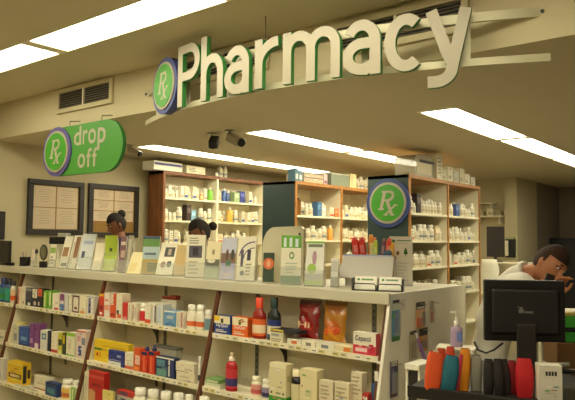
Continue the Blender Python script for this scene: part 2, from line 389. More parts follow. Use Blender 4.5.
# ------------------------------------------------------------------ bookcases with medicine
def bookcase(name, x0, xf, y0, bays, bw, top, shelves, label, side_m, edge_m, wall=False):
    """open face on +X at xf, back at x0, near end at y0"""
    t = empty(name, ((x0+xf)/2, y0, 0), label, 'bookcase')
    hx = (xf-x0)/2; L = bays*bw; e = .03
    b = MB(); b.box(-hx, hx-.012, 0, .02, 0, top, side_m); b.box(hx-.012, hx, 0, e, 0, top, edge_m); b.build('end_panel', t)
    b = MB(); b.box(-hx, hx-.012, L-.02, L, 0, top-.032, m_cream); b.box(hx-.012, hx, L-.022, L, 0, top-.032, edge_m if not wall else m_cream); b.build('end_panel', t)
    b = MB(); b.box(-hx, -hx+.015, .02, L-.02, 0, top-.03, m_cream); b.build('back_panel', t)
    b = MB(); b.box(-hx, hx-.01, .0, L, top-.03, top, side_m if side_m != m_teal else m_oak); b.box(hx-.01, hx+.002, -.001, L, top-.032, top+.002, edge_m); b.build('top_panel', t)
    for i in range(1, bays):
        b = MB(); b.box(-hx+.015, hx-.012, i*bw-.012, i*bw+.012, 0, top-.03, m_cream); b.box(hx-.012, hx, i*bw-.014, i*bw+.014, 0, top-.032, edge_m if not wall else m_cream); b.build('divider', t)
    for i in range(bays):
        for z in shelves:
            b = MB(); ya = i*bw+(.032 if i == 0 else .015); yb = (i+1)*bw-(.022 if i == bays-1 else .015)
            b.box(-hx+.016, hx-.006, ya, yb, z-.02, z, m_cream); b.build('shelf', t)
    return t
bookcase('bookcase', -5.815, -5.55, 4.67, 3, .87, 2.345, (2.045, 1.785, 1.523, 1.25, .9, .5, .1), 'brown bookcase of white medicine against the left wall', m_brown, m_brown, True)
bookcase('bookcase', -4.54, -4.08, 5.23, 3, .88, 2.202, (1.84, 1.575, 1.306, 1.03, .7, .35, .08), 'green-ended oak bookcase of medicine in the middle, without emblem', m_teal, m_oak)
bk3 = bookcase('bookcase', -3.235, -2.78, 5.30, 2, .857, 2.207, (1.85, 1.585, 1.325, 1.03, .7, .35, .08), 'green-ended oak bookcase of medicine carrying the round emblem', m_teal, m_oak)
eb = empty('prescription_emblem', (-3.0, 5.298, 1.94), 'round blue and green prescription emblem on the bookcase end panel', 'sign')
emblem(eb, 0, 0, .235, Matrix.Identity(4), mat((50, 66, 120), .45), .02, 1.02)

# small medicine containers: prototypes share mesh data between copies
def bottle_mesh(h, r, body, cap, label, lab2=None):
    b = MB(); b.lathe([(r*.95, 0), (r, .004), (r, h*.68), (r*.62, h*.78), (r*.62, h*.8)], body, 10)
    b.lathe([(r*.72, h*.8), (r*.72, h*.99), (r*.6, h)], cap, 10)
    b.lathe([(r*1.02, h*.12), (r*1.02, h*.6)], label, 10, cap=False)
    if lab2: b.lathe([(r*1.03, h*.2), (r*1.03, h*.33)], lab2, 10, cap=False)
    return b
wb = mat((222, 214, 190), .45); wc = mat((216, 208, 186), .45); wl = mat((206, 196, 166), .6)
def carton_small(w, d, h, base, band):
    b = MB(); b.box(-w/2, w/2, -d/2, d/2, 0, h, base); b.box(w/2, w/2+.0006, -d/2+.002, d/2-.002, h*.1, h*.3, band)
    for k in range(3): b.quad((w/2+.0005, -d*.35, h*(.45+.15*k)), (w/2+.0005, d*.3, h*(.45+.15*k)), (w/2+.0005, d*.3, h*(.5+.15*k)), (w/2+.0005, -d*.35, h*(.5+.15*k)), mat((150, 140, 120), .6))
    return b
KIND = [
 (lambda: bottle_mesh(.128, .030, wb, wc, wl, mat((190, 170, 130), .5)), 'white screw-cap medicine bottle', 'medicine_bottle', .030),
 (lambda: bottle_mesh(.095, .025, wb, wc, wl, None), 'short white medicine bottle', 'medicine_bottle', .025),
 (lambda: bottle_mesh(.158, .036, wb, wc, wl, mat((120, 130, 140), .5)), 'tall white medicine bottle', 'medicine_bottle', .036),
 (lambda: bottle_mesh(.09, .023, mat((196, 130, 50), .35), wc, mat((230, 205, 150), .5), None), 'amber medicine bottle with pale cap', 'medicine_bottle', .023),
 (lambda: carton_small(.06, .045, .14, mat((232, 224, 200), .6), mat((170, 150, 110), .5)), 'slim white medicine carton', 'medicine_carton', .0225),
 (lambda: carton_small(.07, .08, .11, mat((226, 214, 184), .6), mat((200, 90, 50), .5)), 'squat cream medicine carton with red band', 'medicine_carton', .04),
 (lambda: carton_small(.06, .055, .15, mat((216, 206, 176), .6), mat((60, 90, 150), .5)), 'cream medicine carton with blue band', 'medicine_carton', .0275)]
PROTO = {}
cnt = [0]
def med(kind, x, y, z, where, rz=0, label=None):
    if kind not in PROTO:
        f, lab, nm, r = KIND[kind]; o = f().build(nm); PROTO[kind] = o; first = True
    else: o = PROTO[kind].copy(); COL.objects.link(o)
    o.location = (x, y, z); o.rotation_euler = (0, 0, rz)
    cnt[0] += 1
    return tag(o, '%s %s' % (KIND[kind][1], where), 'bottle' if 'bottle' in KIND[kind][1] else 'carton', '%s %s' % (KIND[kind][1], where))
RES = {(-5.55, 2.045): [(5.40, 5.50), (5.66, 5.80), (5.86, 6.08)], (-5.55, 1.785): [(5.05, 5.22), (5.76, 5.86)], (-4.08, 1.84): [(5.27, 5.42), (5.66, 5.84), (6.0, 6.1)],
       (-4.08, 1.575): [(5.9, 5.98)], (-2.78, 1.85): [(5.50, 5.60), (6.40, 6.52)], (-2.78, 1.325): [(6.2, 6.32)], (-2.78, 1.585): [(5.9, 6.0)]}
def fill(xf, y0, y1, z, where, weights, dens=1.0, depth=.05):
    y = y0+.01
    while y < y1-.05 and cnt[0] < 560:                    # taller back row
        k = random.choice((0, 2, 2, 4, 6)); r = KIND[k][3]+.004; y += r
        if y+r > y1-.008: break
        if random.random() < .72: med(k, xf-depth-.085-random.uniform(0, .02), y, z+.0005, where)
        y += r+random.uniform(0, .02)
    y = y0+.02
    while y < y1-.03:
        k = random.choices(range(7), weights)[0]; r = KIND[k][3]+.0035
        y += r
        if y+r > y1-.008: break
        if not any(a_ < y+r and y-r < b_ for a_, b_ in RES.get((xf, z), ())) and random.random() < dens: med(k, xf-depth-random.uniform(0, .02), y, z+.0005, where)
        y += r+random.uniform(0, .008)
ordn = {0: 'top', 1: 'second', 2: 'third', 3: 'fourth'}
W1 = (5, 3, 3, .5, 3, 1, 1); W2 = (6, 5, 2, 2, 1, 1, .6)
for r, z in enumerate((2.045, 1.785, 1.523)):
    for i in range(2):
        fill(-5.55, 4.70+.87*i, 4.67+.87*(i+1)-.02, z, 'on %s shelf in %s bay of brown bookcase' % (ordn[r], ('near', 'second')[i]), (5, 3, 3, .4, 4, 2, 1) if i == 0 else (3, 3, 2, 2, 1, 1, 2), .96 if i == 0 else .85)
for r, z in enumerate((1.84, 1.575, 1.306)):
    for i in range(2):
        ys = 5.27+.88*i+(.12 if (r == 0 and i == 0) else 0)+(.2 if (r == 1 and i == 0) else 0)
        if r == 2 and i == 0: continue
        fill(-4.08, ys, 5.23+.88*(i+1)-.02, z, 'on %s shelf in %s bay of teal bookcase' % (ordn[r], ('near', 'far')[i]), W2)
for r, z in enumerate((1.85, 1.585, 1.325, 1.03)):
    for i in range(2):
        fill(-2.78, 5.34+.857*i, 5.30+.857*(i+1)-.02, z, 'on %s shelf in %s bay of emblem bookcase' % (ordn[r], ('near', 'far')[i]), (6, 4, 3, .15, .6, .4, .3))

# coloured oddments on the bookcases (placed after the helpers below)
def lathe_obj(name, loc, parts, label, cat, sx=1, sy=1, rz=0, group=None):
    """parts: list of (part_name, profile, material)"""
    t = empty(name, loc, label, cat, rz, group)
    for pn, pr, m in parts:
        b = MB(); b.lathe(pr, m, 16, sx=sx, sy=sy); b.build(pn, t)
    return t
def crate(name, loc, w, d, h, base, decs, label, cat='box', rz=0, lid=True, group=None, text=None, sdecs=(), yaw=None):
    """printed carton: origin bottom centre-front; front faces -Y. decs: (u0,v0,u1,v1,color) on front; sdecs on +X side"""
    b = MB(); mb_ = mat(base, .5); b.box(-w/2, w/2, 0, d, 0, h, mb_)
    # tuck flap seam and flap on the top
    b.box(-w/2+.001, w/2-.001, .001, d*.55, h, h+.0008, mb_)
    b.box(-w/2+.002, w/2-.002, d*.56, d-.001, h, h+.0005, mat(tuple(int(c*.93) for c in base), .5))
    k = 0
    for u0, v0, u1, v1, c in decs:
        k += 1; y = -.0003-.00008*k
        b.quad((-w/2+u0*w, y, v0*h), (-w/2+u1*w, y, v0*h), (-w/2+u1*w, y, v1*h), (-w/2+u0*w, y, v1*h), mat(c, .5, .03))
    for u0, v0, u1, v1, c in sdecs:
        k += 1; x = w/2+.0003+.00008*k
        b.quad((x, u0*d, v0*h), (x, u1*d, v0*h), (x, u1*d, v1*h), (x, u0*d, v1*h), mat(c, .5, .03))
    if w > .03 and h > .03 and decs:
        rg = random.Random(label)
        for q in range(rg.randint(4, 8)):
            k += 1; y = -.0003-.00008*k; u = rg.uniform(.06, .7); v = rg.uniform(.06, .86); uw = rg.uniform(.08, .26); vh = rg.uniform(.015, .06)
            sgn = rg.choice((-1, -1, 1)); c = tuple(max(10, min(250, int(cc+sgn*rg.uniform(30, 80)+rg.uniform(-20, 20)))) for cc in base)
            b.quad((-w/2+u*w, y, v*h), (-w/2+(u+uw)*w, y, v*h), (-w/2+(u+uw)*w, y, (v+vh)*h), (-w/2+u*w, y, (v+vh)*h), mat(tuple(cc//12*12 for cc in c), .5))
    if text:
        for (s_, u0, v0, u1, v1, c) in text: b.text(s_, (u1-u0)*w, (v1-v0)*h, mat(c, .5), Matrix.Translation((-w/2+u0*w, -.0022, v0*h)), bold=.01)
    o = b.build(name, None, loc, rz); return tag(o, label, cat, group)
CREAM = (236, 226, 196); WHT = (238, 232, 214); RED = (196, 40, 34); ORG = (226, 96, 36); BLU = (40, 70, 150); NAV = (28, 36, 84); GRY = (150, 150, 146)
YEL = (232, 196, 36); LIM = (150, 190, 50); DRK = (40, 34, 40); TEAL = (60, 120, 130); PUR = (120, 60, 130); GRN = (40, 130, 60); PNK = (220, 140, 140); TXT = (120, 110, 100); LBL = (90, 140, 190)
def lines(u0, u1, v0, v1, n, c=TXT):
    r = []
    for i in range(n):
        v = v1-(v1-v0)*(i+.5)/n; r.append((u0, v-.3*(v1-v0)/n, u0+(u1-u0)*random.uniform(.6, 1), v+.25*(v1-v0)/n*.6, c))
    return r
# boxes on top of the brown bookcase
crate('storage_box', (-5.53, 4.72, 2.3475), .42, .2, .10, (228, 222, 206), [(.02, .55, .98, .8, (70, 70, 130))], 'long white carton with blue band on top of the brown bookcase', 'box', PI/2, sdecs=[])
crate('storage_box', (-5.53, 5.15, 2.3475), .30, .18, .09, (226, 214, 180), lines(.1, .5, .2, .8, 3), 'plain cream carton on top of the brown bookcase, beside the blue banded one', 'box', PI/2)
for i, y in enumerate((5.62, 5.70)):
    med(2, -5.6, y, 2.3475, 'standing on top of the brown bookcase')
# oddments in the brown bookcase
def sidecrate(x, y0, y1, z, d, h, base, decs, label, name='medicine_carton', cat='carton'):
    return crate(name, (x, (y0+y1)/2, z+.0005), y1-y0, d, h, base, decs, label, cat, PI/2)
random.seed(11)
for (nm, x, y, z, w_, d_, h_, c_, lab) in (
  ('plastic_bottle', -5.60, 5.45, 2.045, .04, 0, .16, (110, 170, 30), 'bright green bottle on the top shelf of the brown bookcase'),
  ('plastic_bottle', -5.60, 5.70, 2.045, .03, 0, .17, (60, 90, 150), 'tall blue bottle on the top shelf of the brown bookcase'),
  ('plastic_bottle', -5.60, 5.765, 2.045, .028, 0, .14, (70, 90, 140), 'shorter blue bottle on the top shelf of the brown bookcase'),
  ('plastic_bottle', -5.60, 5.81, 1.785, .04, 0, .19, (216, 170, 70), 'tall amber bottle on the second shelf of the brown bookcase'),
  ('plastic_bottle', -4.13, 5.94, 1.575, .032, 0, .17, (222, 150, 60), 'tall orange bottle on the second shelf of the teal bookcase'),
  ('plastic_bottle', -2.83, 6.25, 1.325, .034, 0, .16, (206, 196, 170), 'tall grey white bottle on the third shelf of the emblem bookcase')):
    lathe_obj(nm, (x, y, z+.0005), [('bottle_body', [(w_, 0), (w_, h_*.72), (w_*.5, h_*.84)], mat(c_, .35)), ('cap', [(w_*.55, h_*.84), (w_*.55, h_)], mat((226, 218, 196), .4))], lab, 'bottle')
for (x, y0_, y1_, z, d_, h_, c_, lab) in (
  (-5.58, 5.87, 5.97, 2.045, .08, .13, (150, 170, 120), 'pale green carton on the top shelf of the brown bookcase'),
  (-5.58, 5.98, 6.07, 2.045, .08, .15, (50, 60, 130), 'dark blue carton on the top shelf of the brown bookcase'),
  (-5.58, 5.06, 5.13, 1.785, .08, .19, (60, 44, 40), 'dark brown carton on the second shelf of the brown bookcase'),
  (-5.58, 5.135, 5.21, 1.785, .08, .13, (130, 170, 190), 'light blue carton on the second shelf of the brown bookcase'),
  (-4.11, 5.67, 5.75, 1.84, .08, .16, (70, 110, 150), 'blue carton on the top shelf of the teal bookcase'),
  (-4.11, 5.755, 5.83, 1.84, .08, .13, (214, 206, 186), 'grey white carton beside the blue one on the teal bookcase'),
  (-4.11, 6.01, 6.09, 1.84, .08, .10, (222, 120, 70), 'orange carton on the top shelf of the teal bookcase'),
  (-2.81, 5.51, 5.59, 1.85, .08, .19, (54, 40, 34), 'dark brown carton on the top shelf of the emblem bookcase'),
  (-2.81, 6.41, 6.51, 1.85, .08, .13, (70, 90, 140), 'blue carton on the top shelf of the emblem bookcase'),
  (-2.81, 5.91, 5.99, 1.585, .08, .15, (200, 180, 140), 'tan carton on the second shelf of the emblem bookcase')):
    sidecrate(x, y0_, y1_, z, d_, h_, c_, [(.15, .5, .85, .8, tuple(min(255, v+50) for v in c_))], lab)
# on top of middle bookcase
sidecrate(-4.12, 5.27, 5.33, 2.2045, .1, .135, (90, 130, 150), [(.2, .2, .8, .6, WHT)], 'blue grey carton at the near end on top of the teal bookcase')
sidecrate(-4.12, 5.335, 5.40, 2.2045, .1, .12, (110, 140, 156), [(.2, .2, .8, .6, WHT)], 'slate carton second along on top of the teal bookcase')
sidecrate(-4.12, 5.43, 5.78, 2.2045, .25, .10, (196, 180, 150), [(0, .5, 1, .62, (130, 90, 110))], 'flat tan carton with purple stripe on top of the teal bookcase', 'storage_box', 'box')
sidecrate(-4.12, 5.80, 5.87, 2.2045, .1, .12, (222, 190, 190), [(.1, .1, .9, .4, (150, 90, 120))], 'pink and white carton on top of the teal bookcase')
t = empty('storage_tub', (-4.13, 6.12, 2.2045), 'translucent grey green plastic tub on top of the teal bookcase', 'tub')
b = MB(); mt = mat((150, 160, 140), .3, .05, alpha=.75)
b.box(-.2, .02, -.19, .19, 0, .008, mt); b.box(-.2, .02, -.19, -.183, .008, .13, mt); b.box(-.2, .02, .183, .19, .008, .13, mt); b.box(-.2, -.193, -.183, .183, .008, .13, mt); b.box(.013, .02, -.183, .183, .008, .13, mt); b.build('tub_body', t)
b = MB(); b.bbox(-.21, .03, -.2, .2, .131, .15, mat((176, 176, 160), .4), .004); b.build('lid', t)
sidecrate(-4.12, 6.34, 6.48, 2.2045, .15, .17, (236, 218, 160), [(.2, .1, .5, .9, (206, 190, 150))], 'tall cream carton on top of the teal bookcase')
for i, y in enumerate((6.56, 6.64, 6.73, 6.81, 6.9)): med(2 if i % 2 else 0, -4.16, y, 2.2045, 'standing on top of the teal bookcase')
# top of emblem bookcase
t = empty('storage_tub', (-2.95, 5.69, 2.2095), 'long round-shouldered clear tub of packs on top of the emblem bookcase', 'tub')
b = MB(); mt = mat((170, 160, 130), .3, .05, alpha=.8)
pr = [(-.2, 0), (.2, 0), (.2, .17)]+[(.2*math.cos(a), .17+.06*math.sin(a)) for a in [PI*i/10 for i in range(1, 10)]]+[(-.2, .17)]
b.prism(pr, -.1, .12, mt, Matrix.Rotation(PI/2, 4, 'Z')); b.build('tub_body', t)
b = MB(); b.box(.1005, .104, -.17, .15, .03, .14, mat((214, 200, 160), .5)); b.box(.1005, .105, -.1, .2, .145, .17, m_dark); b.build('label_panel', t)
t.location.x = -2.92
sidecrate(-2.79, 5.91, 6.03, 2.2095, .2, .26, (214, 204, 170), lines(.2, .8, .2, .9, 5, (150, 140, 110)), 'tall cream carton standing on top of the emblem bookcase')
for i, (a, hh) in enumerate(((6.07, .12), (6.22, .16), (6.37, .13), (6.52, .17), (6.66, .12), (6.82, .1))):
    sidecrate(-2.81, a, a+.13, 2.2095, .16, hh, ((200, 190, 150), (216, 206, 176), (190, 184, 160))[i % 3], [(.1, .2, .6, .4, (160, 150, 120))], ('low cream carton beside the tall carton', 'second carton past the tall carton', 'third carton past the tall carton', 'tallest carton near the far end', 'small square carton near the far end', 'lowest carton at the far end')[i]+' on top of the emblem bookcase')
sidecrate(-2.80, 5.33, 5.35, 2.2095, .1, .03, (150, 140, 110), [], 'thin flat pack at the near end on top of the emblem bookcase')
# brown hanging folder and bright things in the plain bookcase
t = tag(MB().box(-.1, 0, 0, .012, 0, .17, mat((150, 100, 44), .7)).box(-.08, -.02, .0, .013, .17, .19, m_black).build('clipboard', None, (-4.12, 5.37, 1.8405), math.radians(20)), 'brown clipboard with black clip leaning on the shelf of the teal bookcase', 'clipboard')
def odd(x, y, z, c, h, r, label, cap=(230, 225, 205)):
    return lathe_obj('plastic_bottle', (x, y, z), [('bottle_body', [(r, 0), (r, h*.7), (r*.5, h*.82)], mat(c, .35)), ('cap', [(r*.55, h*.82), (r*.55, h)], mat(cap, .4))], label, 'bottle')
odd(-5.50+.0-.035+.0, 5.50, 2.3475, (240, 240, 220), .05, .02, 'stubby pale bottle on the edge of the brown bookcase top')

# ------------------------------------------------------------------ front display unit: worktop, bays, end panel
EDGE = [-1.695, -2.965, -4.225, -5.46, XW+.004]
SL = .25; YL = 2.98; YBK = 3.19
sz = (.975, .65, .335, .05)
def yfront(z): return YL-SL*(1.25-z)
ct = MB(); ct.bbox(-2.6, -1.6905, 2.965, 3.9, 1.255, 1.305, m_lip, .004)
ct.bbox(XW+.002, -2.6005, 2.965, 3.5, 1.255, 1.305, m_lip, .004)
wt = empty('worktop', (0, 0, 0), 'long pale grey counter top carrying the brochure stands', 'countertop')
wt.location = (-3.7, 3.0, 1.25)
def shift(mbx, o): mbx.v = [tuple(Vector(p)-Vector(o)) for p in mbx.v]; return mbx
shift(ct, wt.location).build('top_board', wt)
b = MB(); b.bbox(XW+.002, -1.672, 2.955, 2.9785, 1.248, 1.31, m_lip, .004); shift(b, wt.location).build('front_edge', wt)
bl = ['rightmost bay of the slanted shelving unit under the counter, with the bags of drops', 'second bay from the right of the shelving under the counter, with the yellow carton', 'third bay from the right of the shelving under the counter, with the purple cartons', 'leftmost sliver of the shelving under the counter, against the wall']
stdx = [(-2.80, -1.9), (-3.73,), (-5.30+.0,), ()]
for i in range(4):
    x1, x0 = EDGE[i], EDGE[i+1]; cx = (x0+x1)/2; hw = (x1-x0)/2-.001
    t = empty('shelving_unit', (cx, YBK, 0), bl[i], 'shelving unit', group='bays of the shelving under the counter')
    b = MB(); b.box(-hw+.017, hw-.017, 0, .016, 0, 1.245, m_shelf); b.build('back_panel', t)
    for sgn in (-1, 1):
        b = MB(); xa, xb = (-hw, -hw+.016) if sgn < 0 else (hw-.016, hw)
        yb, yt = yfront(0)+.02-YBK, yfront(1.245)+.02-YBK
        vs = [(x, y, z) for x in (xa, xb) for y, z in ((yb, 0), (.016, 0), (.016, 1.245), (yt, 1.245))]
        b.add(vs, [(3, 2, 1, 0), (4, 5, 6, 7), (0, 1, 5, 4), (1, 2, 6, 5), (2, 3, 7, 6), (3, 0, 4, 7)], m_shelf); b.build('side_panel', t)
        b = MB(); yb -= .02; yt -= .02
        vs = [(x, y, z) for x in ((xa, xb-.003) if sgn < 0 else (xa+.003, xb)) for y, z in ((yb, 0), (yb+.02, 0), (yt+.02, 1.245), (yt, 1.245))]
        b.add(vs, [(3, 2, 1, 0), (4, 5, 6, 7), (0, 1, 5, 4), (1, 2, 6, 5), (2, 3, 7, 6), (3, 0, 4, 7)], m_oakr); tr = b.build('wooden_trim', t)
        if i == 0 and sgn > 0:
            for z, zz in ((.945, .015), (.86, .05)):
                y = yfront(z)-YBK; b = MB(); b.box(xa-.002, xb+.002, y-.003, y, z, z+zz, m_white); b.build('sticker', tr)
    for j, z in enumerate(sz):
        b = MB(); yf = yfront(z)-YBK+.008
        b.box(-hw+.017, hw-.017, yf, -.001, z-.016, z, m_shelf); sh = b.build('shelf', t)
        b = MB(); b.box(-hw+.017, hw-.017, yf-.006, yf, z-.028, z+.004, m_cream)
        x = -hw+.04; random.seed(i*10+j)
        while x < hw-.09:
            w = .045; c = random.choice([(236, 228, 196), (226, 210, 150), (214, 200, 130), (236, 232, 214), (208, 198, 160)])
            b.quad((x, yf-.0065, z-.024), (x+w, yf-.0065, z-.024), (x+w, yf-.0065, z-.002), (x, yf-.0065, z-.002), mat(c, .5))
            b.quad((x+.006, yf-.0068, z-.016), (x+w*.7, yf-.0068, z-.016), (x+w*.7, yf-.0068, z-.010), (x+.006, yf-.0068, z-.010), mat((120, 112, 90), .5))
            x += w+random.choice([.004, .008, .02, .05])
        b.build('price_strip', sh)
    for k, sx_ in enumerate(stdx[i]):
        lx = sx_-cx; b = MB(); b.box(lx-.014, lx+.014, -.006, -.0002, .06, 1.22, m_grey)
        for q in range(28): b.quad((lx-.004, -.0064, .09+q*.04), (lx+.004, -.0064, .09+q*.04), (lx+.004, -.0064, .11+q*.04), (lx-.004, -.0064, .11+q*.04), m_dark)
        b.build('slotted_standard', t)
    for z in sz[:3]:
        for lx in (hw-.1, -hw+.42 if i < 3 else 0):
            if hw < .3: continue
            b = MB(); n = 8; pts = [(-.17, z-.03), (-.008, z-.03), (-.008, z-.2)]+[(-.008-.162*math.sin(a), z-.045-.155*math.cos(a)) for a in [PI/2*i_/n for i_ in range(n+1)]]
            # quarter-round bracket in the YZ plane
            pts = [(-.17, z-.0285), (-.0065, z-.0285), (-.0065, z-.19)]+[(-.02-.15*(1-math.cos(a)), z-.19+.145*math.sin(a)) for a in [PI/2*q/n for q in range(n+1)]]
            vs = [(lx-.004, y, zz) for y, zz in pts]+[(lx+.004, y, zz) for y, zz in pts]; N = len(pts)
            b.add(vs, [tuple(range(N)), tuple(range(2*N-1, N-1, -1))]+[(q, N+q, N+(q+1) % N, (q+1) % N) for q in range(N)], m_dark if i == 0 else m_grey)
            b.build('shelf_bracket', t)
# end panel
t = empty('end_panel', (-1.69, 2.98, 0), 'pale end panel of the counter with hanging toothbrush packs', 'panel')
vs = [(x, y, z) for x in (0.0005, .018) for y, z in ((yfront(0)-YL+.0, 0), (.97, 0), (.97, 1.304), (.0, 1.304))]
b = MB(); b.add(vs, [(3, 2, 1, 0), (4, 5, 6, 7), (0, 1, 5, 4), (1, 2, 6, 5), (2, 3, 7, 6), (3, 0, 4, 7)], m_panel); b.build('side_board', t)
b = MB(); b.box(.0006, .0185, 0.9705, .982, 0, 1.304, m_lip); b.build('rear_edge', t)

# ------------------------------------------------------------------ goods on the slanted shelves
SHELF = {1: sz[0], 2: sz[1], 3: sz[2], 4: sz[3]}
def place(sh, pl, pr, yt, off=.03, back=0):
    z = SHELF[sh]; Y = yfront(z)+off+back; ya = yt+10
    a = hit(pl, yt+15, Y=Y); c = hit(pr, yt+15, Y=Y); cpx = (pl+pr)/2; tz = hit(cpx, yt, Y=Y).z
    return (a.x+c.x)/2, Y, z+.0005, abs(c.x-a.x), max(.02, tz-z)
def clampbay(x, w):
    for i in range(4):
        if EDGE[i+1] < x <= EDGE[i]:
            a, b_ = max(x-w/2, EDGE[i+1]+.021), min(x+w/2, EDGE[i]-.021); return (a+b_)/2, b_-a
    return x, w
def C(sh, pl, pr, yt, base, decs, label, depth=.06, off=.012, name='carton', cat='box', text=None, sdecs=(), gap=.003, z=None, h=None, rz=0):
    x, Y, z0, w, hh = place(sh, pl, pr, yt, off)
    x, w = clampbay(x, w); depth = min(depth, YBK-.004-Y)
    if z is not None: z0 = z
    if h is not None: hh = h
    return crate(name, (x, Y, z0), max(.01, w-gap), depth, hh, base, list(decs), label, cat, rz, text=text, sdecs=list(sdecs))
def L(u0, v0, u1, v1, c): return (u0, v0, u1, v1, c)
def B(sh, pl, pr, yt, body, cap, lab, label, off=.012, stripe=None, tall=False, pump=False, name='bottle', sx=1, dcap=None):
    x, Y, z0, w, h = place(sh, pl, pr, yt, off); x, w = clampbay(x, w); r = w/2-.001
    t = empty(name, (x, Y+r*.7+.005, z0), label, 'bottle')
    sy = .65
    b = MB(); pr_ = [(r*.94, 0), (r, .006), (r, h*.66), (r*.8, h*.74), (r*.42, h*.8)] if not tall else [(r*.94, 0), (r, .006), (r, h*.52), (r*.95, h*.6), (r*.5, h*.72), (r*.45, h*.75)]
    n = pr_[-1][1]; b.lathe(pr_, mat(body, .25, .03, coat=.3), 18, sy=sy); bd = b.build('bottle_body', t)
    b = MB(); k = .5 if not pump else .3
    if pump: b.lathe([(r*.45, n), (r*.45, n+h*.08), (r*.2, n+h*.09), (r*.2, h*.97), (r*.3, h)], mat(cap, .4), 14)
    else: b.lathe([(r*(.72 if not tall else .52), n), (r*(.72 if not tall else .52), h*.985), (r*.4, h)], mat(cap, .4), 16, sy=.8)
    b.build('cap', t)
    b = MB(); q = .6 if not tall else .48
    b.lathe([(r*1.012, h*.08), (r*1.012, h*q)], mat(lab, .5), 18, sy=sy, cap=False)
    if stripe: b.lathe([(r*1.02, h*(.14)), (r*1.02, h*.34)], mat(stripe, .5), 18, sy=sy, cap=False)
    b.build('bottle_label', bd)
    return t

# -- bay D (rightmost), shelf 1
def qbox(pl, pr, yt, col, label, word, corner=None):
    d = [L(0, .58, 1, 1, (236, 226, 190)), L(.42, .62, .58, .86, (50, 60, 40)), L(.06, .05, .94, .5, col), L(.1, .12, .8, .18, (225, 215, 190)), L(.1, .22, .6, .26, (225, 215, 190))]
    if corner: d.append(L(0, .72, .34, 1, corner))
    C(1, pl, pr, yt, col, d, label, .06, text=[(word, .14, .36, .86, .56, (240, 236, 224))], sdecs=[L(.1, .1, .9, .9, tuple(int(c*.8) for c in col))])
qbox(214, 230, 316, (34, 62, 140), 'blue and white cold remedy carton with yellow corner on the top shelf', 'NyQuil', YEL)
qbox(232, 247.5, 317.5, (232, 104, 34), 'orange and white cold remedy carton beside the blue one', 'DayQuil')
B(1, 249, 261.5, 298, (150, 30, 20), (226, 72, 40), (232, 104, 40), 'red syrup bottle with orange cap on the top shelf', tall=True, stripe=(240, 214, 180), off=.02)
B(1, 264, 276.5, 298, (22, 34, 34), (24, 52, 48), (42, 58, 120), 'dark syrup bottle with black green cap on the top shelf', tall=True, stripe=(214, 206, 180), off=.03)
C(1, 269.5, 283, 341, (226, 216, 180), lines(.1, .9, .1, .9, 2), 'lowest flat white carton in the small stack by the dark syrup bottle', .11, .012, h=.028)
C(1, 269.5, 283, 341, (214, 204, 180), [L(.1, .2, .7, .8, GRY)], 'middle flat grey carton in the small stack by the dark syrup bottle', .11, .013, z=SHELF[1]+.0305, h=.026)
C(1, 269.5, 297, 341, (40, 40, 48), [L(0, 0, .5, 1, (232, 200, 60)), L(.02, .1, .46, .55, (60, 70, 90))], 'yellow and black carton on top of the small stack by the dark bottle', .10, .014, z=SHELF[1]+.0585, h=.018)
def pouch(sh, pl, pr, yt, c1, c2, c3, label, off=.11, lean=.10):
    x, Y, z0, w, h = place(sh, pl, pr, yt, off)
    t = empty('candy_bag', (x, Y, z0), label, 'bag')
    nx, nz = 12, 18; b = MB()
    for sgn, nm in ((-1, 'f'), (1, 'b')):
        vs = []; fs = []
        for j in range(nz+1):
            v = j/nz
            for i in range(nx+1):
                u = i/nx; bul = (math.sin(PI*u)**.6)*(math.sin(PI*min(1, max(0, (v-.03)/.86)))**.5 if .03 < v < .89 else 0)
                wob = .006*math.sin(9*u+13*v)*bul; wr = 1-.05*math.sin(PI*v)
                xx = (u-.5)*w*wr+.004*math.sin(20*v)
                vs.append((xx, lean*v*h+sgn*(.034*bul*(1.15-.5*v)+wob)+.045, v*h+(.002*math.sin(30*u) if j == nz else 0)))
        for j in range(nz):
            for i in range(nx):
                a = j*(nx+1)+i; f = (a, a+1, a+nx+2, a+nx+1); fs.append(f if sgn < 0 else f[::-1])
        for j in range(nz):
            v = (j+.5)/nz; row = fs[j*nx:(j+1)*nx]
            for i, f in enumerate(row):
                u = (i+.5)/nx
                c = c1
                if v > .9: c = tuple(int(k*.6) for k in c1)
                elif v > .72 and .2 < u < .8: c = tuple(min(255, int(k*.7+50)) for k in c2)
                elif ((u-.5)/.33)**2+((v-.42)/.17)**2 < 1 and sgn < 0: c = c2
                b.add(vs, [f], mat(c, .3, .1, 40, coat=.4), None, True)
    o = b.build('bag_body', t)
    M = Matrix.Translation((-w*.27, -.0+.045+lean*.5*h-.055, h*.36)) @ Matrix.Rotation(-.1, 4, 'X')
    b = MB(); 
    if c3[0]: b.text(c3[0], w*.55, h*.14, mat(c3[1], .4), M, bold=.02)
    else:
        for k in range(4): b.lathe([(w*.14, -.002), (w*.09, .004)], mat(c3[1], .4), 10, Matrix.Translation((-w*.2+w*.14*k, .045-.03+lean*.4*h, h*(.3+.05*(k % 2)))) @ Matrix.Rotation(PI/2, 4, 'X'))
    b.build('bag_print', o)
pouch(1, 293, 314, 301, (150, 22, 20), (190, 40, 36), ('Hi', (236, 190, 150)), 'dark red bag of throat drops standing on the top shelf')
pouch(1, 318, 341, 302, (206, 138, 24), (226, 120, 40), (None, (214, 84, 30)), 'golden yellow bag of throat drops standing on the top shelf')
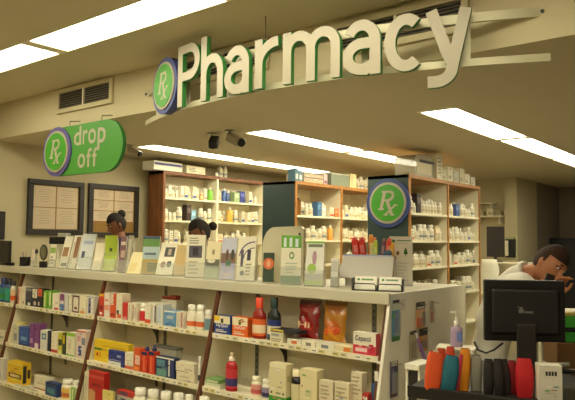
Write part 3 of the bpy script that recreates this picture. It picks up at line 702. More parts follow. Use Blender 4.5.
flat = [(287, 301, (232, 224, 200), (220, 120, 60), 'flat white and orange carton in front of the red bag'), (301.5, 315, (230, 222, 196), (140, 130, 120), 'flat white carton between the red and the yellow bags'), (315.5, 334, (232, 224, 200), (120, 120, 130), 'flat white carton with grey print in front of the yellow bag'), (334.5, 351, (230, 214, 170), (222, 130, 50), 'flat cream carton with orange corner left of the pink and white carton')]
for pl, pr, c, c2, lab in flat: C(1, pl, pr, 345, c, [L(.55, .1, .98, .9, c2) if pl > 330 else L(.3, .2, .7, .8, c2)], lab, .1, .012, h=.03)
C(1, 353, 376, 333, (236, 226, 204), [L(0, 0, 1, .42, (206, 50, 70)), L(.1, .12, .62, .3, (236, 200, 200)), L(.7, .14, .9, .5, (190, 30, 60))], 'pink and white sore throat carton at the right end of the top shelf', .05, .02, text=[('Cepacol', .1, .55, .78, .86, (34, 34, 50))], sdecs=[L(0, 0, 1, 1, (206, 70, 84))])
# -- bay D, shelf 2
C(2, 205, 220, 380, (206, 214, 180), [L(.0, .0, 1, .5, (232, 226, 200))], 'lower flat pale green carton beside the red pump bottle', .1, .012, h=.03)
C(2, 205, 219, 380, (120, 160, 90), [L(.1, .2, .9, .7, (210, 210, 180))], 'upper flat green carton beside the red pump bottle', .1, .014, z=SHELF[2]+.032, h=.022)
B(2, 222.5, 233, 354, (180, 30, 38), (236, 214, 190), (198, 50, 60), 'red pump bottle with cream nozzle on the second shelf', pump=True, stripe=(60, 50, 110))
B(2, 248, 257.5, 377, (232, 222, 190), (236, 228, 200), (222, 150, 140), 'small white bottle with pink label beside the tall green based carton', stripe=(200, 90, 90), off=.03)
B(2, 259, 267.5, 380, (232, 226, 204), (236, 230, 210), (150, 140, 170), 'small white bottle with dark purple label beside the tall green based carton', stripe=(50, 40, 90))
C(2, 269, 286, 364, (224, 212, 168), [L(0, 0, 1, .16, (50, 150, 40)), L(.1, .22, .2, .27, DRK), L(.4, .22, .7, .27, (150, 150, 110)), L(.8, .22, .9, .27, DRK), L(.0, .9, 1, 1, (236, 226, 190))], 'tall cream carton with green base on the second shelf', .07, .012, sdecs=[L(0, 0, 1, .16, (50, 150, 40)), L(.2, .55, .5, .7, (190, 176, 120))])
B(2, 288.5, 298.5, 370, (28, 20, 30), (236, 220, 180), (214, 204, 160), 'dark medicine bottle with cream cap between the two tall cream cartons', off=.02)
C(2, 300, 317, 370, (228, 214, 168), [L(.08, .1, .9, .16, (160, 170, 100)), L(.3, .3, .7, .5, (206, 200, 150))], 'tall plain cream carton right of the dark medicine bottle', .07, .012)
C(2, 319, 333, 381, (222, 208, 176), lines(.1, .9, .3, .9, 5, (180, 160, 130)), 'pale lined carton third from the right end of the second shelf', .04, .012)
C(2, 334.5, 349, 383, (226, 212, 180), lines(.1, .9, .3, .9, 5, (184, 164, 134)), 'pale lined carton second from the right end of the second shelf', .04, .012)
C(2, 351, 362, 373, (224, 212, 182), lines(.1, .9, .5, .95, 5, (180, 160, 130))+[L(0, 0, 1, .2, ORG)], 'tall pale carton with orange base at the right end of the second shelf', .05, .05)
C(2, 362, 368, 394, (190, 60, 50), [L(.1, .5, .9, .9, WHT)], 'small red and white carton at the right end of the second shelf', .05, .02)
C(2, 371, 376, 384, (60, 90, 130), [], 'narrow blue carton against the end panel on the second shelf', .05, .06)
# -- bay C shelf 1
row = [
 (98, 103.2, 294, (206, 64, 40), [L(0, .9, 1, 1, YEL), L(.2, .3, .9, .5, (120, 30, 30)), L(.2, .1, .8, .2, WHT)], 'red carton with yellow top at the left end of the second bay'),
 (104, 109.5, 293, (234, 220, 200), [L(0, .3, 1, .5, (232, 150, 130)), L(.1, .65, .8, .75, PNK)], 'pinkish white carton beside the yellow topped red one'),
 (110, 115.5, 294, (216, 84, 40), [L(.0, .55, .6, 1, (236, 214, 190)), L(.1, .1, .9, .2, (150, 40, 20))], 'orange carton with white corner in the second bay'),
 (116, 122, 294, (234, 224, 196), [L(.1, .2, .5, .35, DRK), L(.2, .05, .9, .2, (222, 100, 50))], 'tall white carton with small black mark in the second bay'),
 (122.4, 127, 303, (206, 52, 40), [L(0, 0, 1, .2, PNK)], 'slim red carton in the second bay'),
 (127.6, 131.4, 303, (232, 222, 196), [L(.3, .1, .5, .9, (196, 160, 140))], 'slim white carton right of the slim red one'),
 (132, 136.5, 303.5, (232, 222, 196), [L(.1, .1, .3, .9, (170, 90, 80)), L(.6, .2, .8, .8, (190, 160, 150))], 'slim striped carton left of the red labelled bottle'),
 (144.8, 150.5, 303, (236, 228, 204), [L(0, 0, 1, .2, (214, 84, 44))], 'white carton with orange base right of the red labelled bottle'),
 (151, 156, 303.5, (234, 226, 204), [L(.1, .1, .25, .9, GRY), L(.7, .1, .95, .9, NAV)], 'white carton with navy edge in the second bay'),
 (156.6, 163, 304.5, (216, 214, 204), [L(.2, .1, .6, .9, (196, 204, 214))], 'grey white carton left of the light blue one'),
 (163.6, 175.5, 311, (110, 156, 196), [L(.25, .5, .8, .7, (190, 190, 190)), L(.2, .1, .9, .2, (70, 110, 160)), L(0, .92, 1, 1, WHT)], 'light blue carton on the top shelf of the second bay'),
 (176, 179.6, 312, (232, 222, 196), [L(.4, .1, .6, .9, (170, 150, 130))], 'narrow cream carton right of the light blue one'),
 (180.2, 183.2, 312, (232, 222, 200), [L(.3, .05, .7, .95, (176, 70, 60))], 'narrow carton with red stripe left of the white bottles')]
for pl, pr, yt, c, d, lab in row: C(1, pl, pr, yt, c, d, lab, .075)
B(1, 137, 143.8, 303.5, (234, 226, 204), (236, 228, 210), (206, 40, 50), 'white bottle with red label on the top shelf of the second bay')
B(1, 184, 192.2, 305, (236, 228, 206), (236, 230, 214), (236, 228, 206), 'white bottle with orange band, left one of the two alike beside the trim', stripe=(228, 110, 60))
B(1, 193, 201.2, 305, (236, 228, 206), (236, 230, 214), (236, 228, 206), 'white bottle with orange band, right one of the two alike beside the trim', stripe=(228, 110, 60))
B(1, 202, 209, 310, (232, 226, 206), (236, 230, 214), (120, 150, 160), 'white bottle with blue grey label next to the wooden trim')
x, Y, z0, w, h = place(1, 160, 176, 304, .115)
tag(MB().bbox(-.075, .075, 0, .05, 0, .018, mat((150, 50, 26), .5), .004).box(.02, .076, -.002, .05, .018, .03, mat((150, 50, 26), .5)).build('hanging_tag', None, (x, Y, z0+.17)), 'flat reddish pack lying behind on the grey carton of the top shelf', 'pack')
C(1, 161, 176, 304, (206, 196, 170), [L(0, .5, 1, .6, GRY)], 'grey cream carton behind the light blue one', .07, .10, h=.1695)
# -- bay C shelf 2
C(2, 94, 128, 342, (234, 196, 36), [L(.0, .52, .24, .62, (60, 130, 50)), L(.26, .72, .95, .78, (214, 170, 30))], 'large yellow carton with red numerals on the second shelf', .05, .05, text=[('41', .05, .2, .2, .44, (206, 50, 30))])
C(2, 108, 124, 351, (34, 50, 130), [L(0, 0, .8, .4, (226, 226, 214)), L(0, .3, .8, .38, BLU), L(.55, .6, .8, .75, (150, 160, 200))], 'dark blue and white carton in front of the large yellow one', .03, .012)
C(2, 124.5, 133, 353, (232, 222, 196), [L(0, 0, 1, .22, (214, 100, 60)), L(.1, .5, .9, .56, (206, 190, 150))], 'cream carton with orange base beside the dark blue one', .05, .012)
C(2, 133.6, 140.4, 348.5, (220, 90, 40), [L(.2, .3, .9, .7, (236, 200, 180)), L(.1, .05, .9, .2, (236, 140, 60))], 'orange carton with white roundel on the second shelf', .05, .012)
for k, (pl, pr) in enumerate(((141, 147), (148.3, 154.2))):
    oc = C(2, pl, pr, 352, (216, 62, 34), [L(0, .85, 1, 1, NAV), L(.3, .1, .6, .8, (236, 110, 60))], ('left', 'right')[k]+' one of two slim orange cartons with dark blue crest', .05, .012)
    x, Y, z0, w, h = place(2, pl, pr, 352, .012)
    MB().lathe([(.012, 0), (.017, .012), (.009, .03), (.004, .034)], mat((34, 46, 110), .4), 12).build('cap', oc, (0, .025, h+.0015))
C(2, 155.5, 174, 357.5, (36, 54, 92), [L(0, .93, 1, 1, WHT), L(.06, .52, .5, .85, (90, 140, 150)), L(.06, .05, .6, .4, (100, 150, 140)), L(.7, .1, .78, .9, (220, 220, 210)), L(.84, .1, .95, .9, (60, 60, 120))], 'dark navy and teal carton on the second shelf', .05, .012)
t = empty('pill_organizer', place(2, 153, 176, 347, .09)[:3], 'grey translucent case with dark rim behind the navy carton', 'case')
b = MB(); x, Y, z0, w, h = place(2, 153, 176, 347, .09); b.box(-w/2, w/2, 0, .06, 0, h-.012, mat((170, 166, 146), .3, .05)); b.build('case_body', t)
b = MB(); b.bbox(-w/2-.003, w/2+.003, -.003, .063, h-.0118, h, mat((90, 90, 84), .4), .003); b.build('case_rim', t)
C(2, 176, 194.5, 370, (228, 216, 184), [L(.0, .0, .8, .06, DRK), L(.2, .4, .7, .6, (206, 190, 160))], 'lower cream carton of the stacked pair on the second shelf', .06, .012, h=.062)
C(2, 175.5, 194, 360, (230, 218, 188), [L(.0, .0, .7, .05, DRK), L(.5, .2, .9, .4, (196, 180, 150))], 'upper cream carton of the stacked pair on the second shelf', .06, .012, z=SHELF[2]+.0635, h=.058)
B(2, 196.5, 204, 357, (236, 230, 210), (238, 232, 216), (214, 214, 196), 'white bottle with dark green label beside the stacked cream cartons', stripe=(40, 60, 60))
# -- bay C shelf 3
C(3, 88.5, 104, 372, (186, 34, 28), [L(0, .82, 1, .9, (206, 80, 60)), L(.0, .0, .45, .5, (206, 150, 100)), L(.2, .6, .8, .68, (140, 20, 20))], 'large red carton on the third shelf of the second bay', .05, .03)
C(3, 84, 88.3, 372, (222, 212, 180), [L(.2, .1, .8, .9, (206, 196, 164))], 'pale upright carton left of the large red one', .05, .03)
C(3, 102, 113, 391, (226, 208, 120), [L(.1, .1, .9, .6, (232, 224, 190))], 'cream yellow carton low in front of the large red one', .015, .011)
stk = [(.0, .07, (206, 196, 170), [L(.1, .2, .9, .4, (200, 60, 50))], 'lowest'), (.072, .05, (190, 186, 170), [L(.2, .2, .5, .7, (70, 80, 100))], 'middle'), (.124, .035, (196, 60, 50), [L(.1, .2, .6, .8, (90, 80, 100))], 'topmost')]
for dz_, hh, c, d, lab in stk: C(3, 117, 135, 380, c, d, lab+' carton of the mixed stack on the third shelf, left of the white bottles', .05, .08, z=SHELF[3]+.001+dz_, h=hh)
for k, px in enumerate((129, 142, 155, 168, 181, 194)):
    B(3, px, px+11.4, 389+k*1.7, (236, 228, 204), (236, 230, 212), (230, 222, 196), ['leftmost of the row of broad white bottles on the third shelf', 'second from the left of the broad white bottles on the third shelf', 'third from the left of the broad white bottles on the third shelf', 'fourth from the left of the broad white bottles on the third shelf', 'fifth from the left of the broad white bottles on the third shelf', 'rightmost of the row of broad white bottles on the third shelf'][k], off=.012)
# -- bay B shelf 1
row = [
 (17.5, 21.3, 287, (232, 214, 184), [L(.1, .05, .4, .95, (190, 80, 60))], 'slim cream carton with red stripe, left end of the third bay'),
 (21.6, 25, 287, (232, 218, 190), [L(.2, .1, .7, .2, (170, 120, 80))], 'slim cream carton second in the third bay'),
 (25.4, 31.4, 288.5, (60, 60, 74), [L(0, .85, 1, 1, (140, 140, 130)), L(.4, .05, .8, .2, WHT)], 'slate grey carton in the third bay'),
 (32, 37, 289, (40, 36, 50), [L(0, .5, 1, 1, (228, 220, 200)), L(.3, .1, .8, .3, (210, 190, 180))], 'black and white carton left of the orange topped one'),
 (37.4, 42.4, 289, (30, 26, 34), [L(0, .6, .9, 1, (214, 90, 50)), L(.1, .1, .4, .3, (220, 200, 190))], 'black carton with orange top in the third bay'),
 (43, 46.8, 291, (120, 176, 50), [L(.3, .1, .6, .9, (226, 226, 170))], 'left lime green carton of the pair in the third bay'),
 (47.2, 51.3, 291, (110, 170, 50), [L(.5, .2, .8, .95, (236, 232, 190))], 'right lime green carton of the pair in the third bay'),
 (52, 59, 293.5, (234, 224, 200), [L(.3, .0, .9, .14, (200, 50, 40)), L(.2, .4, .8, .5, (226, 200, 170))], 'white carton with red foot right of the lime green pair'),
 (59.6, 64, 294, (206, 196, 200), [L(0, .6, 1, 1, (130, 60, 110)), L(0, 0, 1, .4, (70, 110, 170))], 'purple and blue carton in the third bay'),
 (64.4, 68, 294.5, (206, 206, 196), [], 'plain grey carton in the third bay'),
 (68.4, 71.8, 294.5, (222, 214, 190), [L(.2, .2, .8, .8, (232, 226, 206))], 'plain cream carton left of the maroon framed one'),
 (72.3, 79, 295.5, (232, 222, 200), [L(0, 0, 1, .1, (90, 40, 50)), L(0, .9, 1, 1, (90, 40, 50)), L(0, 0, .12, 1, (90, 40, 50)), L(.88, 0, 1, 1, (90, 40, 50)), L(.3, .2, .7, .35, (120, 60, 60))], 'white carton with maroon frame in the third bay'),
 (79.6, 86, 295.5, (234, 224, 190), [L(.1, .0, .8, .16, (222, 150, 50))], 'cream carton with orange foot in the third bay'),
 (86.5, 93.4, 296.5, (228, 220, 204), [L(.25, .1, .6, .9, (50, 50, 110)), L(.0, .95, 1, 1, GRY)], 'white carton with navy stripe at the right end of the third bay')]
for pl, pr, yt, c, d, lab in row: C(1, pl, pr, yt, c, d, lab, .07)
# -- bay B shelf 2
row = [
 (12.5, 18, 326, (206, 200, 176), [L(.2, .2, .8, .6, GRY)], 'grey cream carton at the left end, second shelf of the third bay'),
 (18.6, 28.5, 327.5, (52, 88, 160), [L(.2, .3, .8, .5, (120, 160, 200)), L(.0, .0, 1, .1, NAV)], 'bright blue carton on the second shelf'),
 (29.2, 33.8, 324, (120, 66, 130), [L(.2, .2, .8, .4, (180, 140, 180))], 'left purple carton of the pair on the second shelf'),
 (34.2, 39, 324, (128, 70, 128), [L(.1, .0, .9, .22, (226, 210, 210))], 'right purple carton of the pair on the second shelf'),
 (40, 47, 330.5, (222, 220, 206), [L(.2, .55, .8, .85, (70, 100, 150)), L(.35, .62, .65, .78, (190, 210, 210))], 'white carton with blue roundel on the second shelf'),
 (47.3, 49.8, 331, (40, 44, 60), [], 'narrow dark carton beside the blue roundel one'),
 (51, 57.6, 332, (234, 222, 190), [L(0, 0, 1, .15, (196, 36, 34))], 'cream carton with bright red foot on the second shelf'),
 (58, 62, 333, (196, 190, 60), [L(0, .4, 1, .7, (50, 60, 40)), L(.2, .0, .9, .2, (230, 220, 120))], 'yellow and dark green carton on the second shelf'),
 (62.3, 65, 333, (60, 66, 44), [L(.2, .5, .8, .9, YEL)], 'narrow dark green carton on the second shelf'),
 (66, 74.5, 333, (228, 222, 190), [L(0, .86, 1, 1, (140, 190, 50)), L(0, 0, 1, .07, (120, 180, 60)), L(.2, .3, .6, .7, (214, 196, 170))], 'white carton with lime green top and foot on the second shelf'),
 (76, 88, 331, (226, 206, 190), [L(0, .94, 1, 1, (206, 110, 100)), L(.25, .1, .6, .45, (60, 70, 130)), L(.6, .5, .95, .75, (130, 130, 150)), L(.1, .6, .5, .8, (220, 170, 160))], 'large pinkish carton with blue figure at the right end of the second shelf')]
for pl, pr, yt, c, d, lab in row: C(2, pl, pr, yt, c, d, lab, .07)
C(2, 14, 21, 322, (222, 206, 130), [L(.2, .1, .8, .9, WHT)], 'pale yellow carton behind the bright blue one', .05, .09)
# -- bay B shelf 3
C(3, 7, 22, 362.5, (228, 186, 40), [L(.1, .28, .95, .5, (90, 60, 40)), L(.2, .33, .85, .45, (226, 200, 140)), L(0, .9, 1, 1, (240, 210, 80))], 'yellow carton with dark oval badge on the third shelf', .08, .03, sdecs=[L(.1, .1, .5, .9, (50, 46, 40)), L(.6, .3, .9, .7, (50, 46, 40))])
for k in range(4):
    C(3, 14+k*5.6, 19+k*5.6, 384+k*1.8, (216, 208, 180), [L(.1, .2, .8, .8, (190, 184, 160))], ['first from the left', 'second from the left', 'third from the left', 'last on the right'][k]+' of the small flat packs in front of the yellow carton', .018, .011, h=.012)
C(3, 34, 49, 377, (230, 220, 190), [L(0, 0, .9, .1, (150, 60, 50)), L(.2, .4, .8, .6, (206, 196, 160))], 'broad white carton on the third shelf of the third bay', .05, .07)
C(3, 45, 56.5, 383, (44, 66, 116), [L(.15, .15, .85, .6, (70, 130, 140)), L(.0, .85, 1, 1, (30, 40, 80))], 'blue and teal carton on the third shelf', .05, .012)
B(3, 57.5, 66.5, 380, (236, 226, 196), (238, 230, 210), (226, 186, 90), 'white bottle with yellow orange label on the third shelf', stripe=(200, 110, 60))
C(3, 69, 80, 388, (222, 220, 180), [L(.3, .0, 1, 1, (120, 176, 50)), L(.5, .1, .7, .9, (230, 230, 190))], 'white and lime green carton low on the third shelf', .04, .012)
B(3, 68.5, 75, 381, (230, 224, 200), (232, 226, 206), (210, 204, 180), 'pale bottle behind the white and lime green carton', off=.07)
# -- bay A
B(1, -3, 2, 278, (40, 60, 130), (34, 44, 90), (50, 130, 120), 'blue bottle with green label at the left edge of the top shelf', stripe=GRN)
B(1, 2.6, 7.4, 279, (60, 90, 120), (30, 30, 36), (50, 150, 120), 'teal bottle with black cap at the left edge of the top shelf')
B(1, 8.2, 12, 281, (220, 214, 196), (40, 40, 44), (232, 190, 150), 'white bottle with black cap and orange label left of the wooden trim', stripe=ORG)
C(2, -3, 7, 331, (222, 212, 184), [L(.3, .3, .8, .5, GRY)], 'white carton at the left edge of the second shelf', .06)
C(3, -8, 1, 358, (214, 208, 190), [L(.1, .1, .9, .4, GRY)], 'grey white carton at the left edge of the third shelf', .06)

b = MB(); b.box(-2.598, -1.696, 3.87, 3.888, 0, 1.2545, m_panel); b.box(-2.598, -2.58, 3.49, 3.87, 0, 1.2545, m_panel); b.box(XW+.01, -2.6, 3.47, 3.488, 0, 1.2545, m_panel); shift(b, wt.location).build('rear_panel', wt)
# ------------------------------------------------------------------ things on the counter
ZT = 1.3055
def cfit(pl, pr, yt, Y, yaw):
    """left point on plane Y at counter height, width along yaw until the right pixel column"""
    yb = 262+(pl)*.083
    dl = ray(pl, yb); l = Vector((dl.x, dl.y))*(Y/dl.y)
    dr = ray(pr, yb); a = Vector((math.cos(yaw), math.sin(yaw)))
    # l + a*w = dr*t
    det = -a.x*dr.y+a.y*dr.x; w = (l.x*dr.y-l.y*dr.x)/det
    c = l+a*w/2; d = ray((pl+pr)/2, yt); t = (c.x*dr.x+c.y*dr.y)/(dr.x**2+dr.y**2)
    tm = c.length/Vector((d.x, d.y)).length; zt = EZ+d.z*tm
    return Vector((c.x, c.y, ZT)), abs(w), zt-ZT
m_side = mat((224, 214, 184), .3, .03, alpha=.85)
def leaflet(name, pl, pr, yt, label, base, art, Y=3.06, yaw=.5, lean=.28, holder=True, cat='brochure', hold_m=None, curve=0, thick=.012, back=(200, 190, 160), pocket=.35, htall=1.0):
    c, w, h = cfit(pl, pr, yt, Y, yaw)
    hl = h/math.cos(lean)
    M = Matrix.Rotation(-lean, 4, 'X')
    n = 10
    def surf(y, w2, hh, z0=0):
        return [(-w2, y+curve*math.sin(PI*j/n), z0+(hh-z0)*j/n) for j in range(n+1)], [(w2, y+curve*math.sin(PI*j/n), z0+(hh-z0)*j/n) for j in range(n+1)]
    hh = hl-.006
    if holder:
        hb = empty(name.replace('brochure', 'brochure')+'_holder', c, 'clear stand of the '+label, 'brochure holder', yaw)
        hm = hold_m or m_acr
        b = MB(); a0, a1 = surf(thick+.002, w/2, hl*htall); b0, b1 = surf(thick+.005, w/2, hl*htall)
        vs = a0+a1+b0+b1; N = n+1; fs = []
        for j in range(n): fs += [(j, N+j, N+j+1, j+1), (2*N+j, 2*N+j+1, 3*N+j+1, 3*N+j), (j, j+1, 2*N+j+1, 2*N+j), (N+j, 3*N+j, 3*N+j+1, N+j+1)]
        fs += [(0, 2*N, 3*N, N), (n, N+n, 3*N+n, 2*N+n)]
        b.add(vs, fs, hm, M); b.build('back_plate', hb)
        b = MB(); p = hl*pocket; b.box(-w/2, w/2, -.006, -.003, .004, p, m_acr, M); b.box(-w/2, -w/2+.002, -.003, thick+.002, .004, p, m_acr, M); b.box(w/2-.002, w/2, -.003, thick+.002, .004, p, m_acr, M); b.build('front_pocket', hb)
        by = .05+hl*math.sin(lean)*.6
        b = MB(); b.box(-w/2, w/2, -.008, by, 0, .003, hm)
        b.quad((-w/2, by-.003, .003), (w/2, by-.003, .003), (w/2, hl*math.sin(lean)*.5+.02, hl*.5), (-w/2, hl*math.sin(lean)*.5+.02, hl*.5), hm)
        for sx_ in (-w/2, w/2-.0015):
            vs = [(sx_+e_, yy, zz) for e_ in (0, .0015) for yy, zz in ((thick+.012, .003), (by+.02, .003), (hl*math.sin(lean)*.92+thick+.014, hl*math.cos(lean)*.92))]
            b.add(vs, [(2, 1, 0), (3, 4, 5), (0, 1, 4, 3), (1, 2, 5, 4), (2, 0, 3, 5)], m_side)
        b.build('foot', hb)
    # the paper stack
    b = MB(); w2 = w/2-.003
    z0 = .006; a0, a1 = surf(0, w2, hh, z0); b0, b1 = surf(thick, w2, hh, z0); N = n+1; vs = a0+a1+b0+b1; fs = []
    b.add(vs, [(j, N+j, N+j+1, j+1) for j in range(n)], mat(base, .45, .03), M)
    fs = []
    for j in range(n): fs += [(2*N+j, 2*N+j+1, 3*N+j+1, 3*N+j), (j, j+1, 2*N+j+1, 2*N+j), (N+j, 3*N+j, 3*N+j+1, N+j+1)]
    fs += [(0, 2*N, 3*N, N), (n, N+n, 3*N+n, 2*N+n)]
    b.add(vs, fs, mat(back, .6), M)
    k = 0
    for sp in art:
        k += 1; y = -.0006-.00012*k
        u0, v0, u1, v1, col = sp[:5]; kind = sp[5] if len(sp) > 5 else 'r'
        def pt(u, v): return (-w2+u*2*w2, y+curve*math.sin(PI*min(1, max(0, v))), z0+v*(hh-z0))
        if kind == 'r':
            st = max(1, int((v1-v0)*n+.5))
            for j in range(st):
                va, vb = v0+(v1-v0)*j/st, v0+(v1-v0)*(j+1)/st; b.quad(pt(u0, va), pt(u1, va), pt(u1, vb), pt(u0, vb), mat(col, .5, .04), M)
        elif kind == 'o':
            cu, cv = (u0+u1)/2, (v0+v1)/2; pts = [pt(cu+(u1-u0)/2*math.cos(2*PI*i/16), cv+(v1-v0)/2*math.sin(2*PI*i/16)) for i in range(16)]
            b.add(pts, [tuple(range(16))], mat(col, .5, .04), M)
        elif kind == 'a':      # arc band
            cu, cv = u0, v0; R = u1; tw = v1; asp = 2*w2/(hh)
            for i in range(10):
                q0, q1 = PI/2+PI/2*i/10, PI/2+PI/2*(i+1)/10
                b.quad(pt(cu+R*math.cos(q0), cv+R*asp*math.sin(q0)), pt(cu+R*math.cos(q1), cv+R*asp*math.sin(q1)), pt(cu+(R-tw)*math.cos(q1), cv+(R-tw)*asp*math.sin(q1)), pt(cu+(R-tw)*math.cos(q0), cv+(R-tw)*asp*math.sin(q0)), mat(col, .5), M)
    o = b.build(name, None, c+Vector((0, 0, .001+.0025*(1 if holder else 0))), yaw); return tag(o, label, cat)
def tl(u0, u1, v0, v1, n, c=(150, 140, 120)): return lines(u0, u1, v0, v1, n, c)
W_ = (234, 226, 200)
leaflet('brochure', 48.5, 54.5, 244, 'small white leaflet with green band, second stand from the mirror', W_, [(0, .6, 1, .85, (150, 180, 90))]+tl(.2, .8, .1, .5, 3), Y=3.1, lean=.12)
leaflet('brochure', 58, 66.5, 236, 'brochure with brown photo, leftmost of the leaning group', W_, [(.1, .35, .8, .65, (150, 110, 70)), (.2, .05, .9, .15, DRK)], lean=.38)
leaflet('brochure', 67, 75, 235, 'brochure with tall brown photo, second of the leaning group', W_, [(.35, .3, .95, .95, (140, 96, 60)), (.1, .1, .3, .8, (190, 180, 160))], lean=.38)
leaflet('brochure', 75.5, 90, 233.5, 'pale blue white brochure with small dark figure', (214, 216, 214), [(.2, .3, .42, .5, (60, 70, 90)), (.2, .7, .9, .8, (170, 180, 200))], lean=.34)
leaflet('brochure', 90.5, 100, 243, 'plain white curved leaflet left of the lime green one', (232, 220, 190), [(.2, .1, .8, .4, (220, 206, 176))], lean=.35, curve=.015)
leaflet('brochure', 101, 114, 235, 'lime green curved brochure with a dark spot', (168, 186, 56), [(.35, .55, .6, .66, (60, 80, 40), 'o'), (0, 0, 1, .1, (190, 200, 90))], lean=.16, curve=.03)
leaflet('brochure', 117.5, 124, 236, 'dark purple brown brochure right of the lime green one', (120, 84, 88), [(.2, .4, .9, .6, (190, 160, 140)), (.1, .75, .9, .85, (210, 190, 170))], lean=.16)
leaflet('brochure', 124.5, 129.5, 235, 'narrow grey brochure edge on beside the purple brown one', (150, 140, 120), [(.2, .1, .8, .9, (190, 180, 150))], lean=.2)
leaflet('brochure', 125.5, 140, 252, 'pale yellow brochure leaning at the foot of the narrow grey one', (232, 216, 160), [(.1, .1, .6, .5, (222, 200, 130))], Y=3.0, lean=.62, holder=False)
leaflet('brochure', 141.5, 159, 236, 'green blue and yellow brochure in the blue topped acrylic holder', (200, 190, 90), [(0, .72, 1, .93, (110, 150, 80)), (0, .38, 1, .72, (184, 200, 200)), (.1, .5, .8, .56, (90, 110, 130)), (0, 0, 1, .38, (190, 160, 50)), (.3, .05, 1, .3, (110, 110, 40)), (0, .93, 1, 1, (60, 80, 110))], lean=.05)
leaflet('brochure', 154.5, 172, 242.5, 'white brochure with four small photos leaning far back', W_, [(.3, .55, .9, .85, (70, 66, 60)), (.5, .6, .7, .8, (170, 150, 130)), (.2, .2, .5, .4, (150, 120, 90), 'o'), (.55, .22, .85, .42, (90, 90, 80), 'o')], lean=.5)
leaflet('brochure', 172.5, 184, 245, 'tan brochure seen from its plain side', (206, 176, 120), [(.1, .1, .9, .9, (200, 170, 112))], Y=3.1, lean=.35)
leaflet('brochure', 184.5, 204, 234.5, 'white brochure with dark square photo in the middle of the row', W_, [(.15, .45, .85, .74, (90, 84, 90)), (.35, .5, .65, .7, (50, 46, 56))]+tl(.15, .85, .78, .95, 3)+tl(.15, .85, .05, .4, 4, (190, 180, 156)), lean=.1)
leaflet('brochure', 203.5, 218, 241, 'cream brochure with dark landscape and green foot', (226, 212, 170), [(0, .0, 1, .28, (120, 140, 80)), (0, .28, 1, .5, (90, 90, 70)), (.1, .4, .7, .52, (210, 200, 170), 'o'), (.4, .62, .6, .78, (150, 130, 90), 'o')], lean=.3)
leaflet('brochure', 218.5, 234, 237.5, 'lavender brochure with photo of people', (150, 146, 190), [(0, .62, 1, 1, (190, 190, 206)), (0, .38, 1, .62, (120, 90, 66)), (.3, .45, .5, .72, (90, 60, 44), 'o'), (.65, .45, .9, .72, (60, 50, 44), 'o'), (.35, .3, .7, .45, (70, 110, 70)), (.2, .1, .7, .13, (210, 150, 120))], lean=.3)
leaflet('brochure', 235, 254, 236.5, 'white brochure with purple arches', W_, [(.95, .55, .85, .07, (90, 76, 120), 'a'), (.95, .5, .62, .06, (110, 96, 130), 'a'), (.2, .3, .35, .7, (90, 80, 90)), (.55, .45, .75, .7, (60, 50, 66)), (.2, .1, .45, .22, (90, 90, 110), 'o')]+tl(.5, .9, .1, .4, 4), lean=.24)
leaflet('brochure', 280, 301, 235, 'white brochure with green photo band and green foot', W_, [(0, 0, 1, .16, (40, 110, 70)), (0, .74, 1, 1, (110, 170, 60)), (.12, .76, .25, .95, (220, 230, 230)), (.4, .76, .55, .95, (220, 230, 230)), (.7, .76, .85, .93, (220, 230, 230)), (.4, .5, .66, .66, (110, 150, 90), 'o'), (.46, .54, .6, .62, W_, 'o')]+tl(.2, .85, .2, .45, 4, (180, 190, 170)), Y=3.05, lean=.08)
leaflet('brochure', 304, 323, 241, 'pale brochure with pink and green figure', (218, 214, 200), [(.1, .86, .9, .93, (110, 120, 90)), (.35, .45, .6, .78, (170, 130, 140), 'o'), (.1, .25, .6, .48, (150, 180, 70), 'o'), (0, 0, 1, .1, (160, 180, 90)), (0, .1, 1, .25, (170, 170, 160)), (0, .95, 1, 1, (120, 170, 70))], lean=.34)
# green acrylic hooded stand behind the flowers brochure
leaflet('brochure', 262, 274, 252, 'brochure with orange flower photo under the hooded stand', (50, 70, 50), [(.0, .42, 1, .82, (216, 110, 60), 'o'), (.3, .5, .7, .75, (236, 170, 130), 'o')], Y=3.1, lean=.1, holder=False)
c, w, h = cfit(262, 303, 226, 3.17, .5)
t = empty('hooded_stand', c, 'large clear stand with curved smoky hood behind the white and green brochure', 'brochure holder', .5)
b = MB(); pts = [(-w/2, .0), (-w/2, h*.62)]+[(-w/2+w*.3*(1-math.cos(a)), h*.62+h*.36*math.sin(a)) for a in [PI/2*i/8 for i in range(1, 9)]]+[(w/2-.02, h), (w/2, h-.02), (w/2, 0)]
b.prism(pts[::-1], 0, .004, mat((222, 214, 182), .35, 0, alpha=.95)); b.prism(pts[::-1], .09, .094, mat((206, 196, 160), .3, .03, alpha=.85)); b.build('hood_plate', t)
b = MB()
arc = pts[1:-1]
for (x0, z0), (x1, z1) in zip(arc, arc[1:]): b.quad((x0, .004, z0), (x0, .09, z0), (x1, .09, z1), (x1, .004, z1), mat((214, 202, 164), .4, .03))
b.build('hood_top', t)
for z in (h*.86, h*.42):
    b = MB(); b.lathe([(.008, 0), (.008, .006)], m_black, 12, Matrix.Translation((w/2-.025, -.0002, z)) @ Matrix.Rotation(PI/2, 4, 'X')); b.build('rubber_stud', t)

# small clear holder right of it
leaflet('brochure', 330, 338, 258, 'grey white leaflet in the low clear holder beside the bin', (214, 210, 196), [(.1, .5, .9, .9, (190, 186, 176)), (0, .0, 1, .3, (120, 110, 100))], Y=3.12, lean=.25)
